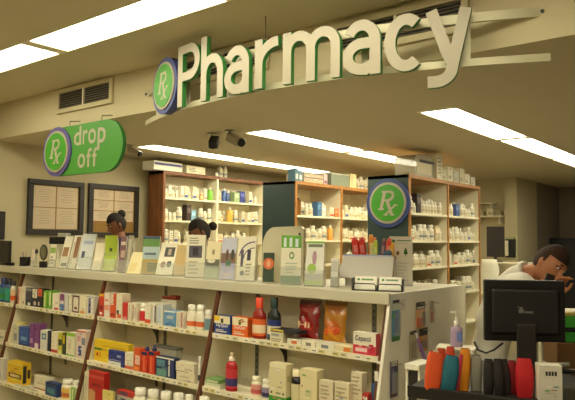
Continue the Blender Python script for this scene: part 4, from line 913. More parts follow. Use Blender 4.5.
# left end of the counter
def monitor(loc, rz, w, h, label, logo=False, big=True, foot=.1):
    t = empty('computer_monitor', loc, label, 'monitor', rz)       # back side faces -Y
    b = MB(); b.bbox(-w/2, w/2, -.012, .02, foot, foot+h, m_black, .006); sc = b.build('screen_housing', t)
    b = MB(); b.bbox(-w*.42, w*.42, -.032, -.0125, foot+h*.12, foot+h*.86, mat((30, 27, 27), .5), .012); b.build('back_cover', sc)
    b = MB(); b.quad((w/2-.012, .0205, foot+.012), (-w/2+.012, .0205, foot+.012), (-w/2+.012, .0205, foot+h-.012), (w/2-.012, .0205, foot+h-.012), mat((40, 44, 52), .15)); b.build('screen', sc)
    b = MB(); b.bbox(-.045, .045, -.05, -.0325, 0.006, foot+h*.3, m_dark, .006); b.build('stand_neck', t)
    b = MB(); b.lathe([(.11, 0), (.11, .006), (.05, .012)], m_dark, 28, Matrix.Translation((0, -.03, 0)), sy=.8); b.build('stand_base', t)
    if logo:
        b = MB(); lg = mat((120, 116, 108), .4)
        b.box(-.032, -.008, -.0332, -.0325, foot+h*.47, foot+h*.53, lg); b.box(-.028, -.014, -.0333, -.0325, foot+h*.53, foot+h*.57, lg)
        b.box(-.004, .034, -.0332, -.0325, foot+h*.47, foot+h*.5, lg); b.box(-.036, -.032, -.0333, -.0325, foot+h*.55, foot+h*.58, lg); b.build('logo', sc)
    return t
t = empty('card_terminal', (XW+.1, 3.0, ZT), 'small black screen standing on the counter at the left edge', 'screen')
b = MB(); b.bbox(-.095, .095, -.012, .012, .03, .235, m_black, .005); sc_ = b.build('screen_housing', t)
b = MB(); b.bbox(-.08, .08, -.0165, -.0125, .05, .22, m_dark, .003); b.build('back_cover', sc_)
b = MB(); b.bbox(-.05, .05, -.025, .07, 0, .029, m_black, .004); b.build('screen_base', t)
t = empty('wall_speaker', (XW+.001, 2.985, 1.55), 'tall dark speaker box on the left wall, cut by the picture edge', 'speaker')
b = MB(); b.bbox(0, .05, -.06, .03, 0, .27, m_black, .005); b.build('speaker_body', t)
b = MB(); b.box(.0505, .053, -.05, .02, .02, .25, mat((52, 46, 42), .8)); b.build('speaker_grille', t)
# pen cup
c, w, h = cfit(20, 30, 250, 3.08, .5)
t = empty('pen_cup', c, 'black square pen cup on the counter near the left end', 'pen cup', .5)
b = MB(); r = .035; hh = .085
for a in ((-r, r, -r, -r+.004), (-r, r, r-.004, r), (-r, -r+.004, -r+.004, r-.004), (r-.004, r, -r+.004, r-.004)): b.box(a[0], a[1], a[2], a[3], 0, hh, m_black)
b.box(-r, r, -r, r, 0, .004, m_black); b.build('cup_body', t)
for k, (dx, dy, cc, lab) in enumerate(((.012, .01, (214, 196, 180), 'pale pen leaning right in the square cup'), (-.01, .012, (200, 140, 130), 'pink pen in the square cup'), (.0, -.012, (120, 110, 120), 'grey pen leaning left in the square cup'))):
    p = c+Vector((dx, dy, .006)); q = p+Vector((dx*1.5, dy, .13))
    bb = MB(); bb.tube([(0, 0, 0), tuple((q-p)*.9), tuple(q-p)], [.004, .004, .001], mat(cc, .4)); tag(bb.build('pen', None, p), lab, 'pen')
leaflet('brochure', 30.5, 33.6, 249, 'pinkish white folded leaflet right of the pen cup', (222, 200, 180), [], Y=3.1, lean=.1)
c, w, h = cfit(34, 38.5, 249, 3.06, .4)
t = empty('desk_bell', c, 'small black knobbed stand between pen cup and oval mirror', 'stand', .4)
b = MB(); b.lathe([(.022, 0), (.02, .005), (.004, .01), (.004, h*.75)], m_metal, 14); b.build('stem', t)
b = MB(); b.lathe([(.003, h*.72), (.014, h*.8), (.014, h*.92), (.004, h)], m_black, 14); b.build('knob', t)
c, w, h = cfit(39.5, 47, 244.5, 3.05, .5)
t = empty('oval_mirror', c, 'oval dark framed mirror on a small black base', 'mirror', .5)
b = MB(); b.prism(circ(0, h*.66, w*.5, 28, rz=h*.34), -.006, .006, m_dark); f = b.build('mirror_frame', t)
b = MB(); b.prism(circ(0, h*.66, w*.36, 28, rz=h*.27), -.0075, -.0062, mat((150, 150, 120), .15, 0, metal=.6)); b.build('mirror_glass', f)
b = MB(); b.bbox(-w*.42, w*.42, -.02, .02, 0, h*.27, m_black, .004); b.tube([(0, 0, h*.25), (0, 0, h*.34)], .004, m_dark); b.build('mirror_base', t)
c, w, h = cfit(48, 66, 233, 3.3, .5)
t = empty('label_printer', (c.x, c.y, ZT), 'black label printer behind the leaflets at the left', 'printer', .5)
b = MB(); b.bbox(-w*.4, w/2, 0, .12, 0, h*.66, mat((196, 186, 156), .5), .006); pb = b.build('printer_stand', t)
b = MB(); b.bbox(-w/2, w*.4, .0, .12, h*.66+.0005, h*.88, m_black, .008); b.build('printer_body', t)
b = MB(); b.bbox(-w*.05, w*.42, .01, .1, h*.88, h, mat((180, 178, 160), .4), .004); b.build('printer_lid', t)
# sloped bin with coloured tubes
c, w, h = cfit(336, 392, 256, 3.22, .36)
t = empty('sloped_bin', c, 'pale grey sloped bin at the right end of the counter, full of coloured tubes', 'bin', .36)
hz = .10; top = h
mg = mat((196, 188, 176), .4, .03)
b = MB()
vs = [(-w/2, 0, hz-.045), (w/2, 0, hz-.045), (w/2, .07, top-.005), (-w/2+.035, .07, top-.005), (-w/2, .004, hz-.045), (w/2, .004, hz-.045), (w/2, .074, top-.005), (-w/2+.035, .074, top-.005)]
b.add(vs, [(0, 1, 2, 3), (7, 6, 5, 4), (0, 4, 5, 1), (1, 5, 6, 2), (2, 6, 7, 3), (3, 7, 4, 0)], mg); b.build('sloped_front', t)
b = MB(); b.box(-w/2+.03, w/2-.01, .074, .082, top-.03, top+.006, mat((170, 176, 206), .4)); b.box(-w/2+.035, w/2, .18, .184, hz-.045, top, mg); b.box(-w/2+.035, -w/2+.039, .074, .18, hz-.045, top-.02, mg); b.box(w/2-.004, w/2, .074, .18, hz-.045, top-.02, mg); b.box(-w/2, w/2, .0, .184, hz-.05, hz-.045, mg); b.build('bin_box', t)
b = MB(); b.box(-w/2+.05, -w/2+.11, .03, .15, 0, hz-.05, mg); b.box(-w/2+.14, -w/2+.2, .03, .15, 0, hz-.05, mg); b.box(w/2-.1, w/2-.03, .03, .15, 0, hz-.05, mg); b.build('supports', t)
BIN = (c, w, top)
tubes = [(352, 359, 237, 'r', (206, 44, 34)), (359.5, 366, 237, 'r', (196, 40, 30)), (367, 370.5, 243, 'y', (206, 196, 120)), (370.5, 375, 240, 'g', (186, 200, 60)), (375, 379, 238, 'p', (110, 60, 76)), (379.5, 385, 238, 'r', (222, 70, 44)), (385.8, 391.5, 242, 'y', (226, 160, 40)), (381, 389, 250, 'b', (60, 84, 110))]
tubes += [(356, 361, 240, 'r', (214, 60, 40)), (364, 369, 234.5, 'o', (230, 150, 50)), (368, 372.5, 237, 'o', (222, 110, 50)), (374, 377.5, 243, 'w', (220, 200, 170))]
tl_ = ['bright red tube pack, leftmost in the sloped bin', 'dark red tube pack second in the sloped bin', 'cream yellow slim tube in the sloped bin', 'lime green slim tube in the sloped bin', 'dark plum slim tube in the sloped bin', 'orange red tube pack in the sloped bin', 'yellow tube pack, rightmost in the sloped bin', 'slate blue bundled pack low at the right of the sloped bin', 'scarlet tube behind the two red packs in the sloped bin', 'amber tube standing tallest in the sloped bin', 'orange slim tube behind the lime green one in the sloped bin', 'cream slim tube near the plum one in the sloped bin']
a = Vector((math.cos(.36), math.sin(.36)))
for (pl, pr, yt, _, col), lab in zip(tubes, tl_):
    k = (pl+pr)/2; u = (k-336)/(392-336)-.5
    p = BIN[0]+Vector((a.x*u*w, a.y*u*w, 0))+Vector((-a.y, a.x, 0))*(.10 if pl == 381 else .16 if pl in (356, 364, 368, 374) else .125)
    p.z = ZT+hz-.04; hh = (EZ+ray(k, yt).z*(Vector((p.x, p.y)).length/Vector((ray(k, yt).x, ray(k, yt).y)).length))-p.z
    ww = (pr-pl)/628*3.75
    b = MB(); M = Matrix.Rotation(random.uniform(-.02, .02)-.12*(1 if pl < 360 else -1 if 372 < pl < 380 else 0), 4, 'Y')
    b.bbox(-ww/2, ww/2, -.012, .012, .001, hh*.94, mat(col, .4), .005, M); b.bbox(-ww*.38, ww*.38, -.009, .009, hh*.94, hh, mat(tuple(min(255, int(v*.8+50)) for v in col), .4), .003, M)
    b.box(-ww*.3, ww*.3, -.0128, -.012, hh*.6, hh*.8, mat(tuple(min(255, int(v*.6+90)) for v in col), .4), M)
    tag(b.build('tube_pack', None, p, .36), lab, 'tube pack')
# black wire card holder
c, w, h = cfit(352, 403, 279, 3.04, .36)
t = empty('card_holder', (c.x, c.y, ZT), 'black two-pocket business card holder at the right end of the counter', 'card holder', .36)
b = MB()
M = Matrix.Rotation(-.45, 4, 'X')
for s in (-1, 1):
    x0, x1 = (-w/2+.006, -.006) if s < 0 else (.006, w/2-.006)
    b.tube([(x0, -.012, .004), (x0, -.014, .032), (x0+.012, -.014, .04), (x1-.012, -.014, .04), (x1, -.014, .032), (x1, -.012, .004)], .0032, m_black)
b.build('wire_loops', t)
b = MB(); b.box(-w/2, -w/2+.005, -.012, .05, 0, .07, m_black); b.box(w/2-.005, w/2, -.012, .05, 0, .07, m_black); b.box(-w/2, w/2, .045, .05, 0, .03, m_black); b.box(-w/2, w/2, -.012, .05, 0, .003, m_black); b.build('rack_body', t)
for k, s in enumerate((-1, 1)):
    x0 = -w/2+.012 if s < 0 else .008; cw = w/2-.02
    b = MB(); b.box(x0, x0+cw, 0, .012, .004, .085, mat((238, 232, 214), .5), M)
    b.add([(x0+cw*.1+.008+.008*math.cos(q), -.0006, .065+.007*math.sin(q)) for q in [2*PI*i/14 for i in range(14)]], [tuple(range(14))], mat((70, 130, 60), .5), M)
    b.box(x0+cw*.3, x0+cw*.85, -.0008, 0, .06, .07, mat((110, 150, 100), .5), M)
    tag(b.build('business_cards', None, (c.x, c.y, ZT+.002), .36), ('left', 'right')[k]+' stack of white cards with green print in the black card holder', 'cards')
# white upright poster stand
c, w, h = cfit(389.5, 412.5, 236.5, 3.22, .62)
c = hit(401, 286, Z=1.3055); c = Vector((c.x-.015, c.y+.0, ZT)); w = .135; h = .30
c2, w, h = cfit(389.5, 412.5, 236.5, c.y, .62); c = Vector((c2.x, c2.y, ZT))
t = empty('sign_stand', c, 'white upright acrylic sign stand with green printed heading at the counter corner', 'sign stand', .62)
b = MB(); b.bbox(-w/2, w/2, -.003, .003, .004, h, mat((232, 224, 206), .4, .02), .001); pn = b.build('sign_panel', t)
b = MB(); g = mat((80, 140, 70), .5)
b.add([(-w*.34+.012*math.cos(q), -.0045, h*.9+.012*math.sin(q)) for q in [2*PI*i/16 for i in range(16)]], [tuple(range(16))], g)
b.box(-w*.2, w*.42, -.0045, -.0032, h*.905, h*.925, g)
b.box(-w*.2, w*.3, -.0045, -.0032, h*.86, h*.868, mat((150, 170, 130), .5))
b.add([(-w*.14+.010*math.cos(q), -.0045, h*.66+.013*math.sin(q)) for q in [2*PI*i/12 for i in range(12)]], [tuple(range(12))], mat((140, 90, 50), .5))
b.add([(w*.2-.013, -.0045, h*.64), (w*.2+.013, -.0045, h*.64), (w*.2+.008, -.0045, h*.72), (w*.2, -.0045, h*.78), (w*.2-.008, -.0045, h*.72)], [(0, 1, 2, 3, 4)], mat((34, 110, 50), .5))
b.box(w*.2-.002, w*.2+.002, -.0045, -.0032, h*.59, h*.64, mat((100, 70, 40), .5)); 
for k in range(6): b.box(-w*.36, w*(.1+.3*random.random()), -.0045, -.0032, h*(.1+.07*k), h*(.115+.07*k), mat((196, 190, 186), .5))
b.build('print', pn)
b = MB(); b.box(-w/2, w/2, -.03, .05, 0, .0035, mat((170, 170, 196), .3)); b.build('foot', t)

# ------------------------------------------------------------------ packs hanging on the end panel
XP = -1.69+.0185
def hang(pl, pr, yt, yb, base, decs, label, tilt=0, peg=True):
    a0 = hit(pl, yt, X=XP+.01); a1 = hit(pr, yt, X=XP+.01); bz = hit((pl+pr)/2, yb, X=XP+.01)
    cy = (a0.y+a1.y)/2; w = abs(a1.y-a0.y); zt = (a0.z+a1.z)/2; h = zt-bz.z
    t = empty('hanging_pack', (XP, cy, bz.z), label, 'hanging pack')
    b = MB(); M = Matrix.Rotation(tilt, 4, 'X')
    b.box(.006, .0075, -w/2, w/2, 0, h, mat(base, .4), M); 
    for k, (u0, v0, u1, v1, c) in enumerate(decs):
        x = .0078+.0001*k; b.quad((x, -w/2+u0*w, v0*h), (x, -w/2+u1*w, v0*h), (x, -w/2+u1*w, v1*h), (x, -w/2+u0*w, v1*h), mat(c, .4), M)
    cardo = b.build('card', t)
    b = MB(); b.bbox(.0085, .026, -w*.3, w*.3, h*.12, h*.7, mat((200, 196, 180), .15, 0, alpha=.16), .006, M)
    b.build('blister', cardo)
    if peg:
        b = MB(); b.tube([(.0005, 0, h*.93), (.045, 0, h*.93), (.05, 0, h*.95)], .0022, m_metal); b.build('peg_hook', t)
    return t
hang(392.5, 400.5, 300, 341, (90, 150, 180), [(0, .75, 1, 1, (206, 210, 196)), (.1, .92, .9, 1, DRK), (0, 0, 1, .12, (70, 130, 70)), (.3, .2, .7, .7, (50, 100, 170)), (.05, .55, .3, .7, (90, 160, 90))], 'blue and green toothbrush pack hanging at the front edge of the end panel')
hang(416.5, 425.5, 302, 328, (226, 160, 100), [(0, .72, 1, 1, DRK), (.1, .75, .9, .82, (220, 210, 190)), (.1, .1, .7, .4, (206, 70, 50)), (.7, .1, 1, .6, (60, 50, 50))], 'orange and black pack hanging highest in the middle of the end panel')
hang(431, 434.6, 301, 322.5, (186, 150, 120), [(0, .6, 1, 1, (150, 140, 120)), (.2, .1, .8, .5, (176, 80, 66))], 'narrow red brown pack hanging rightmost on the end panel')
hang(410, 417.5, 331, 360, (180, 170, 140), [(.1, .88, .9, 1, DRK), (.2, .1, .8, .6, (150, 136, 110))], 'clear backed pack hanging low on the end panel, beside the purple brush')
hang(419.5, 428, 328, 351, (214, 130, 60), [(0, .68, 1, 1, DRK), (.1, .55, .9, .64, (232, 170, 60)), (.1, .1, .9, .45, (120, 70, 60))], 'orange and black pack hanging lower, right of the purple brush')
hang(391, 398.5, 361, 397, (70, 70, 96), [(.1, .86, .9, 1, (190, 186, 176)), (.2, .1, .5, .8, (110, 110, 140)), (0, 0, .7, .1, (90, 40, 60))], 'dark blue grey pack hanging lowest at the front edge of the end panel')
pp = [hit(417.5, 338, X=XP+.05), hit(420, 346, X=XP+.055), hit(424, 356, X=XP+.06), hit(427.5, 365, X=XP+.06)]
t = empty('toothbrush', pp[3], 'purple toothbrush hanging tilted in front of the low packs', 'toothbrush')
b = MB(); b.tube([p-pp[3] for p in pp], [.006, .009, .011, .010], mat((150, 110, 176), .35)); b.build('handle', t)
b = MB(); q = pp[0]-pp[3]; b.tube([q, q+(pp[0]-pp[1]).normalized()*.03], [.005, .006], mat((206, 196, 206), .4)); b.build('brush_head', t)
# card note on the panel
b = MB(); p = hit(403, 305, X=XP+.002); b.box(0, .001, -.03, .03, -.03, .03, mat((216, 210, 196), .5)); b.box(.001, .0014, -.02, .02, -.005, .005, mat((190, 180, 176), .5)); tag(b.build('paper_note', None, (XP, p.y, p.z)), 'small pale paper note on the end panel between two packs', 'note')

# ------------------------------------------------------------------ checkout desk at the right
ZD = .95
DY0 = 2.46
desk = empty('checkout_desk', (-.2, 2.9, 0), 'pale checkout desk with black edge in the right foreground', 'desk')
O = Vector(desk.location)
Md = Matrix.Translation((-1.33, 2.52, 0)) @ Matrix.Rotation(math.radians(9), 4, 'Z')
b = MB(); b.bbox(0, 2.3, 0, .82, ZD-.035, ZD, m_dark, .004, Md); shift(b, O).build('desk_top', desk)
b = MB(); b.bbox(0, 2.3, -.012, 0, ZD-.04, ZD+.012, m_black, .003, Md); shift(b, O).build('front_edge', desk)
b = MB(); b.box(.03, 2.27, .03, .05, 0, ZD-.036, m_panel, Md); b.box(.03, .05, .05, .8, 0, ZD-.036, m_panel, Md); b.box(2.25, 2.27, .05, .8, 0, ZD-.036, m_panel, Md); shift(b, O).build('desk_panel', desk)
# white rack with dark front between end panel and desk
p = hit(413.5, 361, X=XP+.1)
t = empty('magazine_rack', (XP+.001, 3.0, 0), 'narrow white stand with dark front beside the end panel', 'rack')
p0 = hit(405.5, 363, Y=2.95); p1 = hit(420, 363, Y=2.95)
t.location = ((p0.x+p1.x)/2, 2.95, 0); w = p1.x-p0.x; zt = p0.z
print('rack', p0, p1)
b = MB(); b.bbox(-w/2, w/2, -.01, .16, zt-.03, zt, m_white, .004); b.build('rack_top', t)
b = MB(); b.box(-w/2, -w/2+.012, 0, .15, 0, zt-.03, m_white); b.box(w/2-.012, w/2, 0, .15, 0, zt-.03, m_white); b.box(-w/2+.012, w/2-.012, .14, .15, 0, zt-.03, m_white); b.build('rack_sides', t)
b = MB(); b.box(-w/2+.012, w/2-.012, .01, .02, .02, zt-.04, m_dark); b.build('dark_front', t)

# glasses cases standing on the desk
def onz(px, py, z=ZD): return hit(px, py, Z=z+.0005)
# slim soft cases
def case(pl, pr, yt, yb, col, label, lean=0, thick=.035, lip=None, rz=None, name='glasses_case'):
    p = onz((pl+pr)/2, yb); d = Vector((p.x, p.y)).length; rr = ray((pl+pr)/2, yb)
    depth = (p-Vector((0, 0, EZ))).dot(CF); w = (pr-pl)/FPX*depth
    tt = ray((pl+pr)/2, yt); k = d/Vector((tt.x, tt.y)).length; h = EZ+tt.z*k-ZD
    rz = math.radians(25) if rz is None else rz
    t = empty(name, p, label, 'glasses case', rz)
    b = MB(); M = Matrix.Rotation(lean, 4, 'Y')
    n = 12; rings = []
    for j in range(n+1):
        v = j/n; ww = w*(.92+.16*math.sin(PI*min(1, v*1.05)))*(1-.16*max(0, v-.82)/.18); th = thick*(.65+.45*math.sin(PI*min(1, v*.9+.1)))
        rings.append([(ww/2*math.copysign(abs(math.cos(q))**.55, math.cos(q)), thick/2+th/2*math.copysign(abs(math.sin(q))**.8, math.sin(q)), h*v) for q in [2*PI*i/16 for i in range(16)]])
    vs = [p_ for r_ in rings for p_ in r_]; fs = [(j*16+i, j*16+(i+1) % 16, (j+1)*16+(i+1) % 16, (j+1)*16+i) for j in range(n) for i in range(16)]
    b.add(vs, fs, mat(col, .6, .08, 60), M, True); b.add(vs, [tuple(range(15, -1, -1))], mat(col, .6, .08, 60), M)
    b.build('case_body', t)
    b = MB(); top = [(x*.86, thick/2+(y-thick/2)*.75, z-.012) for x, y, z in rings[-1]]
    b.add(rings[-1]+top, [(i, (i+1) % 16, 16+(i+1) % 16, 16+i) for i in range(16)]+[tuple(16+i for i in range(16))], mat(tuple(int(c*.45) for c in col), .7), M); b.build('case_mouth', t)
    if lip: b = MB(); b.bbox(-.012, .012, thick*.4, thick*.6, h-.012, h+.004, mat(lip, .4), .002, M); b.build('snap_clasp', t)
    return t
case(424, 440, 352, 391, (222, 82, 30), 'bright orange glasses case, leftmost on the desk', lean=.1, lip=(230, 210, 180))
case(437, 446, 349, 386, (196, 62, 24), 'dark orange glasses case behind, between the orange and blue ones', thick=.02)
case(440, 455.5, 356, 392, (30, 104, 124), 'teal blue glasses case on the desk', lean=.13)
case(455, 459, 354, 391, (206, 60, 90), 'thin pink glasses case squeezed beside the teal one', lean=.12, thick=.02)
case(458, 469, 349, 391, (226, 138, 20), 'yellow orange glasses case right of the teal one', lean=.05)
case(446, 455, 347, 383, (206, 70, 40), 'red orange glasses case standing behind the teal one', thick=.02)
case(471, 482, 356, 391, (146, 140, 126), 'pale grey glasses case next to the black ones')
case(484, 494, 360, 395, (34, 28, 28), 'left black glasses case on the desk')
case(495, 505, 360, 396, (30, 26, 26), 'middle black glasses case on the desk', lean=-.05)
case(503, 512, 360, 395, (40, 30, 30), 'right dark glasses case leaning against the red one', lean=-.1, thick=.025)
case(508, 517, 361, 394, (150, 24, 34), 'crimson glasses case half hidden behind the red one', thick=.02)
case(517, 533.5, 359, 398, (190, 20, 30), 'bright red glasses case left of the white carton', thick=.04)
# white carton with four dark marks
p = onz(551, 402); dpt = (p-Vector((0, 0, EZ))).dot(CF); w = 22/FPX*dpt
tt = ray(551, 366); hh = EZ+tt.z*(Vector((p.x, p.y)).length/Vector((tt.x, tt.y)).length)-ZD
wb_ = crate('product_carton', (p.x, p.y, ZD+.0005), w, .07, hh, (232, 224, 204), [L(.28+.13*k, .72, .38+.13*k, .84, (50, 46, 44)) for k in range(4)]+[L(.25, .3, .6, .33, (206, 190, 180)), L(.25, .22, .7, .25, (206, 196, 180))], 'white carton with four dark marks in front of the monitor', 'box', math.radians(30), sdecs=[L(.1, .1, .9, .95, (222, 212, 188))])
# card scanner / stapler
p = hit(556, 364, Z=ZD)
t = empty('stapler', (p.x, p.y, ZD), 'silver and black stapler behind the white carton', 'stapler', math.radians(20))
t.location = onz(557, 372)+Vector((0, .02, 0))
b = MB(); b.bbox(-.06, .06, -.018, .018, 0, .012, m_black, .004); b.build('stapler_base', t)
b = MB(); b.bbox(-.055, .058, -.014, .014, .02, .042, m_metal, .006, Matrix.Rotation(-.12, 4, 'Y')); b.tube([(-.045, 0, .011), (-.045, 0, .025)], .01, m_metal); b.build('stapler_arm', t)
# monitor on the desk
mp = atd(524, 314, 3.02); 
monitor((mp.x, mp.y, ZD+.0005), math.radians(32), .375, .292, 'large black monitor seen from the back at the right', True, foot=.165)
print('mon', mp)
# cable
pts = [hit(474, 342, Y=3.0), hit(478, 350, Y=2.98), hit(486, 353, Y=2.98), hit(494, 350, Y=3.02), hit(503, 343, Y=3.05)]
b = MB(); c0 = pts[0]; 
pts2 = [Vector((p_.x, p_.y, max(ZD+.01, p_.z))) for p_ in pts]
b.tube([p_-c0 for p_ in pts2], .005, m_black); tag(b.build('cable', None, c0), 'black cable curving out behind the glasses cases', 'cable')
# sanitizer
p = hit(457, 347, Z=ZD+.0)
ps = atd(456.5, 346.5, 3.32)
st = empty('riser', (ps.x, ps.y, ZD), 'low pale riser under the sanitizer bottle', 'riser', .3)
sh_ = ps.z-ZD
b = MB(); b.bbox(-.1, .1, -.06, .07, sh_-.012, sh_, m_cream, .003); b.build('riser_top', st)
b = MB(); b.box(-.095, -.085, -.05, .06, 0.0005, sh_-.012, m_cream); b.box(.085, .095, -.05, .06, .0005, sh_-.012, m_cream); b.build('riser_sides', st)
t = empty('sanitizer_bottle', (ps.x, ps.y, ps.z+.0008), 'clear pump bottle of purple hand sanitizer beside the end panel', 'bottle', .5)
hh = 35/FPX*3.32; r = .032
b = MB(); b.lathe([(r*.95, 0), (r, .004), (r, hh*.5), (r*.8, hh*.56), (r*.4, hh*.6)], mat((206, 180, 206), .15, 0, alpha=.65), 18, sy=.7); bd = b.build('bottle_body', t)
b = MB(); b.lathe([(r*.9, .006), (r*.9, hh*.44)], mat((176, 110, 186), .2, .05), 18, sy=.65); b.build('gel', bd)
b = MB(); b.lathe([(r*.42, hh*.6), (r*.42, hh*.72), (r*.16, hh*.74), (r*.16, hh*.92), (r*.35, hh*.93), (r*.3, hh)], m_white, 14); b.box(-.03, 0, -.004, .004, hh*.94, hh*.985, m_white); b.build('pump', t)
b = MB(); b.box(.0, r*.9, -r*.74, -r*.7, hh*.15, hh*.42, mat((110, 130, 190), .4)); b.build('bottle_label', bd)
# green box and brown carton at the right edge
p = atd(579, 302, 3.22)
t = empty('file_tray', (p.x, p.y, ZD), 'stack of green file trays at the right edge behind the monitor', 'file tray', .6)
b = MB(); b.bbox(-.12, .16, -.02, .2, 0.0005, .13, mat((120, 84, 44), .6), .004); b.build('brown_base', t)
z = .131
for k, (hh_, c_) in enumerate(((.055, (60, 150, 50)), (.02, (30, 30, 30)), (.06, (70, 160, 50)), (.02, (206, 180, 90)))):
    b = MB(); b.bbox(-.11, .15, -.015, .19, z, z+hh_-.002, mat(c_, .4), .004); b.build('tray', t); z += hh_

# ------------------------------------------------------------------ back room things
t = empty('wall_shelf', (-3.45, YB-.001, 1.93), 'white shelf with odds and ends on the back wall', 'shelf')
b = MB(); b.bbox(-.24, .2, -.22, -.001, 0, .025, m_cream, .003); b.build('shelf_board', t)
MB().box(-.2, -.18, -.18, -.002, -.1, 0, m_cream).build('bracket', t); MB().box(.13, .15, -.18, -.002, -.1, 0, m_cream).build('bracket', t)
for k, (x, h, c_, lab) in enumerate(((-3.60, .07, (200, 190, 150), 'low tan carton at the left of the back wall shelf'), (-3.45, .1, (222, 210, 170), 'cream carton in the middle of the back wall shelf'), (-3.33, .06, (150, 130, 90), 'small brown carton at the right of the back wall shelf'))):
    crate('carton', (x, YB-.18, 1.9555), .09, .08, h, c_, [L(.2, .2, .8, .5, (170, 160, 130))], lab)
t = empty('wall_shelf', (-3.5, YB-.001, 2.13), 'slim pale upper shelf on the back wall', 'shelf')
b = MB(); b.bbox(-.2, .1, -.15, -.001, 0, .02, m_cream, .003); b.build('shelf_board', t)
MB().box(-.15, -.135, -.13, -.002, -.06, 0, m_cream).build('bracket', t); MB().box(.04, .055, -.13, -.002, -.06, 0, m_cream).build('bracket', t)
# rear desk with raised screen
t = empty('rear_desk', (-2.75, 7.8, 0), 'tall pale desk with raised shelf in the back room', 'desk')
b = MB(); b.bbox(-.36, .3, -.35, .35, .93, .96, m_cream, .004); b.build('desk_top', t)
for x in (-.34, .27):
    for y in (-.32, .3): b = MB(); b.box(x, x+.03, y, y+.03, 0, .93, m_cream); b.build('leg', t)
b = MB(); b.bbox(-.3, .25, .05, .33, 1.30, 1.32, m_cream, .003); b.box(-.28, -.26, .06, .32, .96, 1.30, m_cream); b.box(.22, .24, .06, .32, .96, 1.30, m_cream); b.build('raised_shelf', t)
p0, p1 = hit(486, 225, Y=7.95), hit(503, 225, Y=7.95); 
t = empty('wall_screen', ((p0.x+p1.x)/2, 7.98, 1.3205), 'dark screen standing on the raised desk shelf in the back room', 'screen')
w = p1.x-p0.x; b = MB(); b.bbox(-w/2, w/2, -.02, .02, .06, .45, m_dark, .006); b.build('screen_housing', t)
b = MB(); b.box(-.02, .02, -.01, .01, 0, .06, m_dark); b.box(-.07, .07, -.06, .06, 0, .01, m_dark); b.build('screen_stand', t)
p = hit(508, 250, Y=8.3)
t = empty('wall_phone', (-3.15, 9.089, 1.35), 'black phone with cream handset on the partition end', 'telephone')
b = MB(); b.bbox(-.07, .07, -.05, -.0005, 0, .26, m_black, .006); b.build('phone_base', t)
b = MB(); b.bbox(-.06, -.015, -.09, -.051, .02, .24, m_cream, .01); b.build('handset', t)
b = MB(); b.bbox(-.07, .06, -.06, -.0005, .262, .29, mat((170, 170, 120), .4), .004); b.build('phone_top', t)
# white plastic bag on the rear desk
pc = hit(489, 289, Z=.961); pc = Vector((hit(489, 270, Y=7.6).x, 7.6, .9605))
b = MB(); rings = []
random.seed(3)
for j in range(9):
    v = j/8; rr = .115*(1+.1*math.sin(3*v)-.25*v**3); rings.append([(rr*(1+.1*math.sin(5*q+j))*math.cos(q), rr*.7*(1+.1*math.cos(4*q+2*j))*math.sin(q), .40*v) for q in [2*PI*i/18 for i in range(18)]])
vs = [p_ for r_ in rings for p_ in r_]; b.add(vs, [(j*18+i, j*18+(i+1) % 18, (j+1)*18+(i+1) % 18, (j+1)*18+i) for j in range(8) for i in range(18)]+[tuple(range(17, -1, -1)), tuple(8*18+i for i in range(18))], mat((236, 230, 206), .5, .05, 20), None, True)
tag(b.build('plastic_bag', None, pc), 'white plastic bag standing on the rear desk', 'bag')
# black cabinet in the dim room
t = empty('storage_cabinet', (-2.3, 10.55, 0), 'black cabinet standing in the dim room at the right', 'cabinet')
b = MB(); b.bbox(-.74, 1.6, 0, .5, 0, 1.64, m_black, .006); b.build('cabinet_body', t)
for x in (-.74, .04, .82):
    b = MB(); b.bbox(x+.01, x+.77, -.02, -.0005, .05, 1.6, m_black, .004); d = b.build('door', t)
    b = MB(); b.tube([(x+.7, -.022, .9), (x+.7, -.04, .92), (x+.7, -.04, 1.02), (x+.7, -.022, 1.04)], .006, m_grey); b.build('handle', d)

# ------------------------------------------------------------------ people
def eval_skin(verts, edges, radii, root=0, sub=2):
    me = bpy.data.meshes.new('tmp'); me.from_pydata([tuple(v) for v in verts], edges, []); o = bpy.data.objects.new('tmp', me); COL.objects.link(o)
    m = o.modifiers.new('s', 'SKIN'); m.use_smooth_shade = True
    for i, r in enumerate(radii): me.skin_vertices[0].data[i].radius = (r if isinstance(r, tuple) else (r, r))
    me.skin_vertices[0].data[root].use_root = True
    s = o.modifiers.new('u', 'SUBSURF'); s.levels = sub; s.render_levels = sub
    dg = bpy.context.evaluated_depsgraph_get(); dg.update(); r_ = bpy.data.meshes.new_from_object(o.evaluated_get(dg))
    bpy.data.objects.remove(o)
    bm = bmesh.new(); bm.from_mesh(r_); bmesh.ops.remove_doubles(bm, verts=bm.verts[:], dist=1e-5)
    bmesh.ops.holes_fill(bm, edges=[e for e in bm.edges if e.is_boundary], sides=0); bmesh.ops.recalc_face_normals(bm, faces=bm.faces[:])
    if bm.calc_volume(signed=True) < 0: bmesh.ops.reverse_faces(bm, faces=bm.faces[:])
    bm.verts.index_update(); out = [v.co.copy() for v in bm.verts], [tuple(v.index for v in f.verts) for f in bm.faces]; bm.free(); return out
